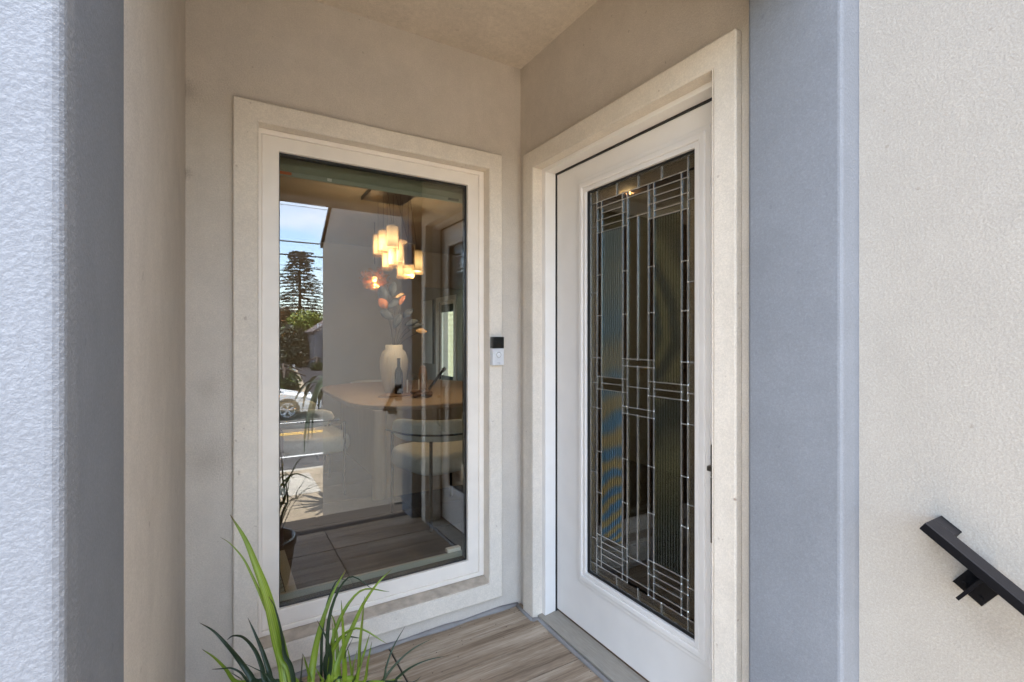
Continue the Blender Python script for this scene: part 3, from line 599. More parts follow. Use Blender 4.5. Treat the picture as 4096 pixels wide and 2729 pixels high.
r_ = random.Random(17); m = MB()
for k in range(70):
    e = r_.random()
    if e < .45: x, y = r_.uniform(-.7, -.03), -r_.expovariate(18) - .02
    elif e < .75: x, y = -r_.expovariate(25) - .02, r_.uniform(-1.1, -.16)
    else: x, y = r_.uniform(-.9, -.03), r_.uniform(-.9, -.05)
    s_ = r_.uniform(.0008, .0026); a = r_.uniform(0, 3); i = len(m.v)
    m.v += [(x + s_ * 1.5 * math.cos(a + q), y + s_ * math.sin(a + q), .0004) for q in (0, 1.7, 3.3, 4.8)] + [(x, y, .0004 + s_)]
    m.f += [(i, i + 1, i + 4), (i + 1, i + 2, i + 4), (i + 2, i + 3, i + 4), (i + 3, i, i + 4)]; m.mi += [0] * 4
gr = m.build('grit', plain('brown_grit', (.10, .07, .045), .95, var=.5, vscale=60), None); gr['kind'] = 'stuff'
tag(gr, 'fine brown grit scattered on the porch floor', 'grit')

# ------------------------------------------------------------------ potted plant
POT = plain('brown_glazed_pot', (.10, .055, .035), .3, var=.3, vscale=9)
def leafmat(name, c, c2):
    m, t, b = nt(name); v = coord(t)
    n = N(t, 'ShaderNodeTexNoise', Scale=7.0, Detail=2.0); L(t, v, n.inputs['Vector'])
    r = N(t, 'ShaderNodeValToRGB'); r.color_ramp.elements[0].position = .35; r.color_ramp.elements[0].color = c4(c); r.color_ramp.elements[1].position = .65; r.color_ramp.elements[1].color = c4(c2)
    L(t, n.outputs['Fac'], r.inputs['Fac']); L(t, r.outputs['Color'], b.inputs['Base Color'])
    b.inputs['Roughness'].default_value = .42
    at = N(t, 'ShaderNodeAttribute', attribute_name='along'); ac = N(t, 'ShaderNodeAttribute', attribute_name='across')
    rt = N(t, 'ShaderNodeMapRange'); L(t, at.outputs['Fac'], rt.inputs['Value']); rt.inputs['From Min'].default_value = .055; rt.inputs['From Max'].default_value = .015; rt.inputs['To Max'].default_value = .85
    mt_ = N(t, 'ShaderNodeMix', data_type='RGBA'); L(t, rt.outputs[0], mt_.inputs['Factor']); L(t, r.outputs['Color'], mt_.inputs['A']); mt_.inputs['B'].default_value = (.16, .09, .03, 1)
    sv = N(t, 'ShaderNodeMath', operation='MULTIPLY'); L(t, ac.outputs['Fac'], sv.inputs[0]); sv.inputs[1].default_value = 19.0
    sn_ = N(t, 'ShaderNodeMath', operation='SINE'); L(t, sv.outputs[0], sn_.inputs[0])
    rv = N(t, 'ShaderNodeMapRange'); L(t, sn_.outputs[0], rv.inputs['Value']); rv.inputs['From Min'].default_value = -1; rv.inputs['To Min'].default_value = .72; rv.inputs['To Max'].default_value = 1.08
    mv = N(t, 'ShaderNodeMix', data_type='RGBA', blend_type='MULTIPLY'); mv.inputs['Factor'].default_value = 1; L(t, mt_.outputs['Result'], mv.inputs['A']); L(t, rv.outputs[0], mv.inputs['B'])
    L(t, mv.outputs['Result'], b.inputs['Base Color'])
    tl = N(t, 'ShaderNodeBsdfTranslucent'); L(t, mv.outputs['Result'], tl.inputs['Color'])
    ms = N(t, 'ShaderNodeMixShader'); ms.inputs[0].default_value = .22
    L(t, b.outputs[0], ms.inputs[1]); L(t, tl.outputs[0], ms.inputs[2]); L(t, ms.outputs[0], t.nodes['Material Output'].inputs['Surface'])
    return m
LG = leafmat('lime_leaf', (.16, .26, .018), (.27, .37, .035)); LD = leafmat('dark_leaf', (.022, .045, .020), (.035, .065, .03))
pc = (-1.065, -.683)
pl = thing('potted_plant', 'strap leaved green plant in a brown pot in front of the window', 'plant', (pc[0], pc[1], 0))
m = MB(); m.lathe([(.10, .0), (.115, .02), (.135, .12), (.148, .22), (.155, .225), (.155, .26), (.142, .26), (.138, .22)], 36, (pc[0], pc[1], 0)); m.build('pot', POT, pl, smooth=True)
m = MB(); m.lathe([(.137, .222), (.06, .232), (.001, .236)], 24, (pc[0], pc[1], 0)); m.build('soil', plain('dark_soil', (.03, .02, .014), 1, bump=1, bscale=90), pl)
def catmull(P, n):
    P = [Vector(p) for p in P]; Q = [P[0] * 2 - P[1]] + P + [P[-1] * 2 - P[-2]]; out = []
    for i in range(1, len(Q) - 2):
        for k in range(n):
            t = k / n; a, b, c, d = Q[i - 1], Q[i], Q[i + 1], Q[i + 2]
            out.append(.5 * ((2 * b) + (c - a) * t + (2 * a - 5 * b + 4 * c - d) * t * t + (3 * b - a - 3 * c + d) * t ** 3))
    out.append(Q[-2]); return out
def blade(name, pts, w, mat, parent, view=None, keel=.22, tip=.75, yaw=0.0):
    """strap leaf: pts run tip -> base, w full width, folded along a keel"""
    C_ = catmull(pts, 5); n = len(C_); m = MB()
    ref = Vector(view) if view is not None else Vector((0, 0, 1))
    ln = [0]
    for i in range(1, n): ln.append(ln[-1] + (C_[i] - C_[i - 1]).length)
    for i, p in enumerate(C_):
        d = (C_[min(i + 1, n - 1)] - C_[max(i - 1, 0)]).normalized()
        vdir = (ref - p).normalized() if view is not None else ref
        s = d.cross(vdir)
        if s.length < 1e-3: s = Vector((1, 0, 0))
        s.normalize(); nn = s.cross(d).normalized()
        if yaw: s = (s * math.cos(yaw) + nn * math.sin(yaw)).normalized(); nn = s.cross(d).normalized()
        f = ln[i] / ln[-1]
        hw = w * .5 * min(1, (f / .55) ** tip + .015) if f < .55 else w * .5
        m.v += [tuple(p - s * hw + nn * hw * keel), tuple(p), tuple(p + s * hw + nn * hw * keel)]
    for i in range(n - 1):
        a = i * 3
        m.f += [(a, a + 1, a + 4, a + 3), (a + 1, a + 2, a + 5, a + 4)]; m.mi += [0, 0]
    o = m.build(name, mat, parent, smooth=True, fix=False)
    a1 = o.data.attributes.new('along', 'FLOAT', 'POINT'); a2 = o.data.attributes.new('across', 'FLOAT', 'POINT')
    a1.data.foreach_set('value', [ln[k // 3] / ln[-1] for k in range(3 * n)]); a2.data.foreach_set('value', [(-1, 0, 1)[k % 3] for k in range(3 * n)])
    so_ = o.modifiers.new('thick', 'SOLIDIFY'); so_.thickness = .0007
    return o
for i, (kc, w, pts) in enumerate(BLADES):
    pts = pts[:-1] + [(pts[-1][0], pts[-1][1], .23)]
    blade('leaf', pts, w, LG if kc == 'g' else LD, pl, view=(CAM[0] + .5, CAM[1] - .2, CAM[2] + .4), yaw=random.uniform(-.35, .35))
rnd = random.Random(3)
for i in range(5):      # leaves on the far side of the clump
    a = rnd.uniform(-1.2, 1.2); r = rnd.uniform(.14, .26); h = rnd.uniform(.50, .70)
    b0 = Vector((pc[0] + .05 * math.cos(a), pc[1] + .05 * math.sin(a), .37))
    p = [(pc[0] + r * math.cos(a), pc[1] + r * math.sin(a), h - .03 - .12 * r), (pc[0] + r * .6 * math.cos(a), pc[1] + r * .6 * math.sin(a), h - .02), (pc[0] + r * .3 * math.cos(a), pc[1] + r * .3 * math.sin(a), .37 + (h - .37) * .6), tuple(b0)]
    if p[0][0] < -1.33: continue
    blade('leaf', p, rnd.uniform(.006, .012), LD if i % 4 else LG, pl, view=(-.4, 2, 1.2))

# ------------------------------------------------------------------ interior shell
IF = struct(MB().box(-3.2, 2.5, .0, 8.2, -.13, -.012).build('interior_floor', GROUT))
MB().box(.2, 2.5, -1.25, -.0005, -.13, -.012).build('interior_subfloor', GROUT, IF)
pt = None
for iy, y in enumerate([.2 + .45 * k for k in range(18)]):
    for ix in range(5):
        x = -3.05 + 1.2 * ix - .55
        if pt is None: pt = MB().box(-.597, .597, -.222, .222, -.0115, -.001).build('floor_tile', FLOORD)
        q = pt if (ix == 0 and iy == 0) else pt.copy()
        if q is not pt: S.collection.objects.link(q)
        q.location = (x + .6, y + .225, 0); q.parent = IF
MB().box(.21, 2.49, .0, .195, -.0115, -.001).build('floor_tile', FLOORD, IF)
for y in (-.22, -.67, -1.03):
    q = pt.copy(); S.collection.objects.link(q); q.location = (.80, y, 0); q.parent = IF
    q = pt.copy(); S.collection.objects.link(q); q.location = (2.0, y, 0); q.parent = IF
struct(MB().prism([(-3.2, .2001), (-3.2, 8.2), (2.7, 8.2), (2.7, -1.24), (.2001, -1.24), (.2001, .2001)], 'z', 2.6, 2.7505).build('interior_ceiling', CEILIN))
struct(MB().box(-3.4, -3.2, .0, 8.2, -.2, 2.75).build('interior_wall', WALLIN))
struct(MB().ring('y', (-3.2, 2.7, -.2, 2.75), (-1.8, 1.2, .7, 2.25), 8.2, 8.4).build('interior_wall', WALLIN))
bw = thing('added_back_window', 'added unseen window in the rear wall, letting daylight into the back room', 'window', (-.3, 8.3, .7))  # added out of view so sky light reaches the room behind the partition
MB().ring('y', (-1.799, 1.199, .701, 2.249), (-1.74, 1.14, .76, 2.19), 8.26, 8.34).build('frame', VINYL, bw, bevel=.003); MB().box(-1.74, 1.14, 8.298, 8.304, .76, 2.19).build('pane', glass('clear_pane', (.93, .95, .93), 1.45), bw)
struct(MB().box(.2001, 2.7, -1.4699, -1.2401, -.2, 2.75).build('interior_wall', WALLIN))
struct(MB().prism([(-1.24, -.2), (-1.24, 2.75), (8.2, 2.75), (8.2, -.2), (7.08, -.2), (7.08, 2.02), (6.32, 2.02), (6.32, -.2)], 'x', 2.5, 2.7).build('interior_wall', WALLIN))
# partition with an opening at its right
struct(MB().box(-3.2, 1.39, 5.0, 5.12, -.001, 2.6).build('partition_wall', WALLIN))
struct(MB().box(1.3901, 2.4995, 5.0, 5.12, 2.07, 2.6).build('partition_wall', WALLIN))
struct(MB().box(-3.2, 1.388, 4.985, 4.9995, 0, .10).build('skirting', WHITE))
pk = thing('wall_panel', 'pale framed panel on the wall left of the garden door', 'panel', (2.5, 7.65, 1.4))
MB().box(2.485, 2.4995, 7.35, 7.9, .77, 2.08).build('board', WHITE, pk); MB().box(2.47, 2.4995, 7.30, 7.3498, .77, 2.08).build('edge', plain('dark_edge', (.06, .06, .06), .5), pk)

# garden door at the back
gd = thing('garden_door', 'cream framed glazed door with green roller shade at the back of the house', 'door', (2.5, 6.7, 0))
uring('door_casing', uframe(7.17, 6.22, 2.10, 7.07, 6.33, 2.01, 0), 2.478, 2.4998, VINYL, gd, .003)
MB().ring('x', (6.335, 7.065, .0, 2.005), (6.41, 6.99, .05, 1.95), 2.52, 2.56).build('frame', VINYL, gd, bevel=.003)
MB().box(2.538, 2.542, 6.41, 6.99, .05, 1.95).build('pane', glass('door_pane', (.9, .95, .9), 1.45), gd)
MB().box(2.524, 2.528, 6.412, 6.988, 1.80, 1.949).build('roller_shade', plain('green_shade', (.055, .075, .05), .8), gd)
MB().box(2.5245, 2.5355, 6.411, 6.989, .051, .565).build('lower_panel', plain('dark_green_panel', (.05, .075, .055), .4, var=.2), gd)
m = MB(); m.box(2.50, 2.52, 7.01, 7.05, .48, .62); m.tube([(2.52, 7.03, .565), (2.45, 7.03, .565), (2.45, 6.92, .565)], .009, 8); m.build('lever_handle', BLACKM, gd)
# neighbour's siding seen through it
ns = thing('neighbour_wall', 'pale yellow lap sided wall seen through the garden door', 'wall', (5.6, 9, 0))
SID = plain('yellow_siding', (.72, .60, .36), .6, var=.05, vscale=4)
sp = None
for k in range(26):
    z = -.4 + k * .18
    if sp is None:
        mm_ = MB(); mm_.v = [(5.57, 6, 0), (5.57, 17, 0), (5.60, 6, .179), (5.60, 17, .179), (5.64, 6, 0), (5.64, 17, 0), (5.64, 6, .179), (5.64, 17, .179)]
        mm_.f = [(0, 1, 3, 2), (4, 6, 7, 5), (0, 2, 6, 4), (1, 5, 7, 3), (0, 4, 5, 1), (2, 3, 7, 6)]; mm_.mi = [0] * 6
        sp = mm_.build('board', SID, ns); q = sp
    else: q = sp.copy(); S.collection.objects.link(q)
    q.location = (0, 0, z); q.parent = ns; q.matrix_parent_inverse = ns.matrix_basis.inverted()
MB().box(5.50, 5.568, 11.7, 11.85, .1, 4.2).build('downpipe', WHITE, ns)

# ------------------------------------------------------------------ dining room furniture
OAK = plain('light_oak', (.40, .28, .18), .45, var=.18, vscale=3, stretch=(1, 9, 9))
OAKB = plain('pale_oak', (.47, .33, .20), .55, var=.14, vscale=3, stretch=(9, 9, 1))
BOUC = plain('cream_boucle', (.62, .60, .52), .95, var=.12, vscale=60, bump=.8, bscale=160)
tb = thing('dining_table', 'rounded oak dining table behind the window', 'table', (.55, 2.9, 0))
def rrect(x0, x1, y0, y1, r, n=10):
    o_ = []
    for cx_, cy_, a0 in ((x1 - r, y1 - r, 0), (x0 + r, y1 - r, 90), (x0 + r, y0 + r, 180), (x1 - r, y0 + r, 270)):
        for k in range(n + 1):
            a = math.radians(a0 + 90 * k / n); o_.append((cx_ + r * math.cos(a), cy_ + r * math.sin(a)))
    return o_
MB().prism(rrect(-.325, 1.40, 1.73, 4.05, .55), 'z', .712, .75).build('tabletop', OAK, tb, bevel=.012, seg=3)
for (x, y) in ((-.155, 1.90), (1.2, 1.90)):
    MB().lathe([(.052, .002), (.052, .711)], 24, (x, y, 0)).build('leg', OAKB, tb, smooth=False)
MB().box(-.10, 1.14, 1.885, 1.925, .002, .711).build('base_panel', OAKB, tb)
MB().box(-.16, -.12, 2.05, 3.3, .14, .711).build('base_panel', OAKB, tb)
def chair(name, label, group):
    """built at the origin facing +y: padded wrap-round back on four thin rods, thick seat"""
    t = thing(name, label, 'chair', (0, 0, 0), 0, group)
    # back band: arc through the back (-y)
    m = MB(); A = []
    for k in range(17):
        a = math.radians(180 + 180 * k / 16) if True else 0
        A.append(Vector((.315 * math.cos(a), -.02 + .29 * math.sin(a), 0)))
    A = [Vector((-.315, .14, 0))] + A + [Vector((.315, .14, 0))]
    sec = [(-.035, -.055), (-.02, -.075), (.02, -.075), (.037, -.05), (.04, .04), (.02, .075), (-.015, .078), (-.036, .055)]
    n = len(A)
    for i, p in enumerate(A):
        d = (A[min(i + 1, n - 1)] - A[max(i - 1, 0)]).normalized(); s_ = Vector((-d.y, d.x, 0)); k_ = .7 if i in (0, n - 1) else 1
        for (u, w) in sec: m.v.append(tuple(p + s_ * u * k_ + Vector((0, 0, .655 + w * k_))))
    S8 = len(sec)
    for i in range(n - 1):
        for q in range(S8): m.f.append((i * S8 + q, i * S8 + (q + 1) % S8, (i + 1) * S8 + (q + 1) % S8, (i + 1) * S8 + q)); m.mi.append(0)
    m.f += [tuple(range(S8)), tuple((n - 1) * S8 + q for q in range(S8))]; m.mi += [0, 0]
    o = m.build('backrest', BOUC, t, smooth=True); ss = o.modifiers.new('soft', 'SUBSURF'); ss.levels = 1; ss.render_levels = 1
    m = MB(); m.prism(rrect(-.30, .30, -.28, .29, .16, 6), 'z', .35, .49); m.build('seat', BOUC, t, bevel=.045, seg=5, smooth=True)
    m = MB(); m.tube([p + Vector((0, 0, .635)) + Vector((p.x, p.y, 0)).normalized() * .044 for p in A], .007, 6); m.build('back_rail', BLACKM, t, smooth=True)
    for sx, sy in ((-1, -1), (1, -1), (-1, 1), (1, 1)):
        MB().tube([(sx * .27, sy * .25 - .03, .001), (sx * .27, sy * .25 - .03, .60)], .011, 10).build('leg', BLACKM, t, smooth=True)
    return t
CH = 'cream chairs around the dining table'
c0 = chair('dining_chair', 'cream padded chair nearest the window with its back to the glass', CH)
c0.location = (.15, 1.38, 0); c0.rotation_euler = (0, 0, math.radians(13))
for (x, y, rz, lab) in ((-.60, 2.42, -88, 'cream padded chair tucked under the left side of the table, nearer one'), (-.60, 3.18, -92, 'cream padded chair tucked under the left side of the table, farther one'),
                        (1.02, 1.38, 4, 'cream padded chair at the table end beside the nearest chair'), (.5, 4.3, 180, 'cream padded chair at the far end of the table')):
    c = copy_tree(c0, (x, y, 0), math.radians(rz)); c['label'] = lab

VASEM = plain('ribbed_ceramic', (.58, .52, .43), .7, var=.06, vscale=10)
vz = tag(MB().lathe([(.075, 0), (.085, .01), (.115, .12), (.134, .25), (.132, .34), (.112, .405), (.082, .432), (.082, .475), (.076, .475), (.07, .43)], 120, (.223, 2.72, .7505), rib=.018, nrib=30).build('ribbed_vase', VASEM, smooth=True), 'tall ribbed cream vase on the dining table', 'vase')
bq = thing('dried_bouquet', 'grey and orange dried magnolia leaves standing in the ribbed vase', 'bouquet', (.22, 2.72, 1.2))
LGY = plain('slate_leaf', (.03, .035, .04), .6, var=.2, vscale=20); LOR = plain('rust_leaf', (.42, .13, .035), .6, var=.25, vscale=20); LTN = plain('tan_leaf', (.50, .30, .13), .6, var=.2, vscale=20)
stems = MB()
def bleaf(c, d, n_, l, w, mat):
    c = Vector(c); d = Vector(d).normalized(); n_ = Vector(n_); s_ = d.cross(n_).normalized(); nn = s_.cross(d)
    m = MB(); K = 7
    for i in range(K + 1):
        f = i / K; hw = w * .5 * math.sin(math.pi * (.03 + .94 * f)) ** .8; p = c + d * (f - .5) * l + nn * (-.25 * l * (f - .5) ** 2)
        m.v += [tuple(p - s_ * hw + nn * hw * .3), tuple(p), tuple(p + s_ * hw + nn * hw * .3)]
    for i in range(K):
        a = i * 3; m.f += [(a, a + 1, a + 4, a + 3), (a + 1, a + 2, a + 5, a + 4)]; m.mi += [0, 0]
    o = m.build('leaf', mat, bq, smooth=True, fix=False); so_ = o.modifiers.new('thick', 'SOLIDIFY'); so_.thickness = .001
VW = (-.5, -.8, .1)
for (c, d, l, w, mat) in (((.127, 2.75, 1.728), (-.35, .1, .9), .17, .11, LGY), ((.121, 2.74, 1.634), (-.5, .1, .6), .12, .09, LOR), ((.208, 2.70, 1.773), (.15, 0, 1), .15, .085, LGY),
    ((.266, 2.67, 1.713), (.8, -.2, .45), .10, .035, LTN), ((.285, 2.657, 1.667), (.5, -.2, .85), .11, .045, LOR), ((.214, 2.70, 1.634), (.7, -.2, .5), .14, .07, LGY), ((.159, 2.733, 1.521), (-.8, .3, .5), .15, .08, LGY),
    ((.247, 2.68, 1.464), (.3, -.1, .7), .15, .08, LGY), ((.369, 2.606, 1.445), (.8, -.3, .3), .15, .06, LGY), ((.402, 2.587, 1.411), (.9, -.3, .25), .16, .05, LGY), ((.45, 2.558, 1.362), (.9, -.4, -.1), .11, .05, LTN), ((.337, 2.626, 1.539), (.6, -.2, .5), .13, .07, LGY)):
    bleaf(c, d, VW, l, w, mat)
    stems.tube(catmull([(.223, 2.72, 1.15), (.223 + (c[0] - .223) * .4, 2.72 + (c[1] - 2.72) * .4, 1.15 + (c[2] - 1.15) * .6), c], 4), .003, 5)
stems.build('stem', plain('dark_twig', (.05, .035, .025), .8), bq, smooth=True)
tag(MB().lathe([(.036, 0), (.039, .004), (.039, .19), (.034, .22), (.016, .255), (.014, .32), (.017, .325), (.017, .335), (.012, .336)], 28, (.20, 2.50, .7665)).build('wine_bottle', plain('dark_bottle_glass', (.012, .014, .018), .12), smooth=True), 'dark wine bottle in front of the ribbed vase', 'bottle')
MB_ = MB(); MB_.prism([(-.02, 2.42), (.03, 2.38), (.12, 2.37), (.30, 2.40), (.36, 2.50), (.30, 2.58), (.10, 2.60), (.03, 2.50)], 'z', .7505, .766)
tag(MB_.build('serving_board', plain('walnut', (.30, .18, .10), .5, var=.25, vscale=5), bevel=.006), 'low wooden serving board under the wine bottle', 'board')
# knotted wooden chain
KN = plain('dark_carved_wood', (.13, .06, .03), .5, var=.35, vscale=30)
pts = []
for k in range(73):
    a = 2 * math.pi * k / 72; r = .062 + .03 * math.cos(3 * a); pts.append((.33 + r * math.cos(2 * a), 2.25 + r * math.sin(2 * a), .785 + .018 * math.sin(3 * a)))
tag(MB().tube(pts, .017, 10, cap=False).build('knot_ornament', KN, smooth=True), 'dark knotted wooden ornament on the table beside the bottle', 'ornament')
CG = glass('stemware', (.93, .94, .93), 1.45)
for i, (x, y, lab) in enumerate(((.36, 2.58, 'wine glass next to the bottle'), (.47, 2.56, 'wine glass in front of the dark paddle'))):
    m = MB(); m.lathe([(.034, 0), (.034, .002), (.005, .006), (.004, .08), (.02, .09), (.038, .12), (.04, .15), (.034, .19), (.033, .19), (.038, .15), (.036, .12), (.003, .093)], 24, (x, y, .7505))
    tag(m.build('wine_glass', CG, smooth=True), lab, 'glass', 'wine glasses on the dining table')
    tag(MB().lathe([(.007, 0), (.007, .135), (.002, .14)], 10, (x - .055, y - .02, .885 - .1345)).build('taper_candle', plain('white_wax', (.82, .8, .74), .5)), ('thin white taper candle by the bottle', 'thin white taper candle by the dark paddle')[i], 'candle', 'taper candles')
m = MB(); m.tube([(.50, 2.50, .79), (.62, 2.42, .98)], .013, 10); m.tube([(.62, 2.42, .98), (.64, 2.41, 1.0)], [.02, .018], 10); tag(m.build('black_utensil', BLACKM, smooth=True), 'black slanting handle leaning on the dark ornament', 'utensil')
m = MB(); m.prism([(.48, .7505), (.56, .7505), (.565, .93), (.55, 1.0), (.52, 1.02), (.49, 1.0), (.475, .93)], 'y', 2.70, 2.716); tag(m.build('paddle_board', plain('acacia', (.22, .12, .06), .5, var=.3, vscale=8), bevel=.004), 'upright oval wooden paddle board behind the wine glasses', 'board')

# chandelier of cylindrical shades
BRS = plain('brushed_brass', (.55, .38, .18), .3, metal=1)
cn = thing('chandelier', 'cluster chandelier of glowing cylindrical glass shades over the dining table', 'chandelier', (.08, 2.3, 2.6))
MB().box(-.14, .255, 2.13, 2.55, 2.565, 2.599).build('canopy', plain('dark_canopy', (.02, .015, .012), .3), cn, bevel=.004)
m_, t_, b_ = nt('lit_shade'); b_.inputs['Base Color'].default_value = (.8, .6, .35, 1); b_.inputs['Emission Color'].default_value = (1, .66, .30, 1); b_.inputs['Roughness'].default_value = .6
tcn = N(t_, 'ShaderNodeTexCoord'); sx_ = N(t_, 'ShaderNodeSeparateXYZ'); L(t_, tcn.outputs['Generated'], sx_.inputs[0])
rr_ = N(t_, 'ShaderNodeValToRGB'); rr_.color_ramp.elements[0].position = 0; rr_.color_ramp.elements[0].color = (.30, .30, .30, 1); rr_.color_ramp.elements[1].position = 1; rr_.color_ramp.elements[1].color = (.16, .16, .16, 1)
e_ = rr_.color_ramp.elements.new(.38); e_.color = (1, 1, 1, 1)
L(t_, sx_.outputs['Z'], rr_.inputs['Fac']); mu_ = N(t_, 'ShaderNodeMath', operation='MULTIPLY'); mu_.inputs[1].default_value = LAMP_EMIT; L(t_, rr_.outputs['Color'], mu_.inputs[0]); L(t_, mu_.outputs[0], b_.inputs['Emission Strength'])
SHADEM = m_
BROWNSH = plain('brown_mesh_shade', (.26, .14, .06), .4, metal=.5)
CLR = glass('clear_shade_glass', (.97, .95, .92), 1.2)
_t = CLR.node_tree; _tl = N(_t, 'ShaderNodeBsdfTranslucent', Color=(1, .75, .45, 1)); _ms = N(_t, 'ShaderNodeMixShader'); _ms.inputs[0].default_value = .16
_mx = [n for n in _t.nodes if n.type == 'MIX_SHADER' and n != _ms][0]; L(_t, _mx.outputs[0], _ms.inputs[1]); L(_t, _tl.outputs[0], _ms.inputs[2]); L(_t, _ms.outputs[0], [n for n in _t.nodes if n.type == 'OUTPUT_MATERIAL'][0].inputs['Surface'])
cab = MB()
for (x, y, z0, z1, r, lit) in SHADES:
    r = max(r, .041)
    sh = MB().lathe([(r * .97, z0 + .004), (r, z0 + .006), (r, z1 - .003), (r * .95, z1)], 24, (x, y, 0)).build('shade', SHADEM if lit else BROWNSH, cn, smooth=False)
    mm_ = MB(); mm_.lathe([(r * 1.22, z0 - .02), (r * 1.22, z1 + .004), (r * 1.18, z1 + .004), (r * 1.18, z0 - .02)], 24, (x, y, 0)); mm_.build('outer_glass', CLR, sh, smooth=True)
    mm_ = MB(); mm_.lathe([(r * .6, z1), (r * .6, z1 + .012), (.004, z1 + .014)], 12, (x, y, 0)); mm_.build('cap', BRS, sh)
    cx_ = min(max(x, -.12), .235); cy_ = min(max(y, 2.15), 2.53)
    cab.tube([(x, y, z1 + .012), (cx_, cy_, 2.566)], .0012, 5)
cab.build('cable', BLACKM, cn)
def lamp(name, loc, e, col, parent, r=.04):
    l = bpy.data.lights.new(name, 'POINT'); l.energy = e; l.color = col; l.shadow_soft_size = .005
    o = bpy.data.objects.new(name, l); S.collection.objects.link(o); o.location = loc; o.parent = parent; o.matrix_parent_inverse = parent.matrix_basis.inverted(); return o
lamp('bulb', (-.12, 2.2, 1.98), LAMP_W, (1, .80, .58), cn); lamp('bulb', (.27, 2.2, 1.80), LAMP_W, (1, .80, .58), cn)
# bubble pendant further back
bp_ = thing('bubble_pendant', 'round pendant of small glowing glass bubbles behind the chandelier', 'pendant lamp', (.243, 3.489, 1.96))
BUB = glass('amber_bubble', (1, .86, .66), 1.7, refl=(1, .8, .55))
_t = BUB.node_tree; _tl = N(_t, 'ShaderNodeBsdfTranslucent', Color=(1, .7, .4, 1)); _ms = N(_t, 'ShaderNodeMixShader'); _ms.inputs[0].default_value = .02
_mx = [n for n in _t.nodes if n.type == 'MIX_SHADER' and n != _ms][0]; L(_t, _mx.outputs[0], _ms.inputs[1]); L(_t, _tl.outputs[0], _ms.inputs[2]); L(_t, _ms.outputs[0], [n for n in _t.nodes if n.type == 'OUTPUT_MATERIAL'][0].inputs['Surface'])
m = MB(); r_ = random.Random(5); ico = bmesh.new(); bmesh.ops.create_icosphere(ico, subdivisions=1, radius=1); iv = [v.co.copy() for v in ico.verts]; if_ = [[v.index for v in f.verts] for f in ico.faces]; ico.free()
for k in range(320):
    d = Vector((r_.gauss(0, 1), r_.gauss(0, 1), r_.gauss(0, 1))).normalized() * r_.uniform(.07, .17); d.z *= .8; rad = r_.uniform(.008, .02); i0 = len(m.v)
    m.v += [tuple(Vector((.243, 3.489, 1.96)) + d + v * rad) for v in iv]
    for f in if_: m.f.append(tuple(i0 + q for q in f)); m.mi.append(0)
o = m.build('glass_bubbles', BUB, bp_, smooth=True); o['kind'] = 'stuff'
MB().lathe([(.002, -.03), (.022, -.02), (.028, 0), (.02, .022), (.002, .03)], 14, (.243, 3.489, 1.96)).build('bulb', emis('bulb_glow', (1, .58, .22), LAMP_EMIT * 1.6), bp_, smooth=True)
MB().tube([(.243, 3.489, 2.13), (.243, 3.489, 2.599)], .004, 6).build('cord', BLACKM, bp_)
lamp('lamp_light', (.243, 3.489, 1.90), LAMP_W * .5, (1, .66, .34), bp_)
# recessed hall spots seen as sparks in the door glass
for i, (x, y, lab) in enumerate(((1.2, -.75, 'small recessed ceiling spot in the hall, nearer the front wall'), (1.2, .1, 'small recessed ceiling spot in the hall, farther in'), (1.9, 1.2, 'small recessed ceiling spot at the end of the hall'))):
    s_ = thing('ceiling_spot', lab, 'spotlight', (x, y, 2.6), 0, 'recessed hall spots')
    m = MB(); m.lathe([(.045, 2.599), (.045, 2.594), (.033, 2.594), (.033, 2.599)], 20, (x, y, 0)); m.build('trim_ring', WHITE, s_)
    m = MB(); m.lathe([(.032, 2.5985), (.03, 2.5945), (.002, 2.5935)], 16, (x, y, 0)); m.build('lamp_face', emis('spot_glow', (1, .68, .30), LAMP_EMIT * 1.5), s_)
    lamp('bulb', (x, y, 2.58), LAMP_W * .3, (1, .78, .52), s_, .03)

# low cabinet and mosaic hearth at the left inside the window
cb = thing('low_cabinet', 'brown wooden cabinet at the left inside the window', 'cabinet', (-1.2, 1.45, 0))
MB().box(-1.5, -.925, 1.235, 1.75, .02, .72).build('carcass', plain('dark_walnut', (.11, .05, .028), .45, var=.2, vscale=4), cb, bevel=.004)
m = MB(); m.tube([(-.95, 1.22, .36), (-.95, 1.234, .36)], .035, 20); m.build('ring_pull', SILVER, cb)
mo = thing('mosaic_mat', 'grey mosaic tile strip with beige border on the floor inside the window', 'mosaic floor panel', (-1.0, .9, 0))
BEIG = plain('beige_border', (.36, .33, .25), .6, var=.1)
MB().box(-.972, -.921, .30, 1.225, -.0008, .008).build('border', BEIG, mo); MB().box(-1.35, -.9722, .30, 1.2, -.0008, .003).build('grout_bed', GROUT, mo)
t0 = None; MOS = plain('grey_mosaic_glass', (.33, .36, .34), .2, var=.4, vscale=45)
for ix in range(5):
    for iy in range(20):
        x = -.997 - .048 * ix; y = .33 + .0445 * iy
        if t0 is None: t0 = MB().box(-.021, .021, -.0195, .0195, .0032, .009).build('tile', MOS, bevel=.002, seg=1); q = t0
        else: q = t0.copy(); S.collection.objects.link(q)
        q.location = (x, y, 0); q.parent = mo; q.matrix_parent_inverse = mo.matrix_basis.inverted()

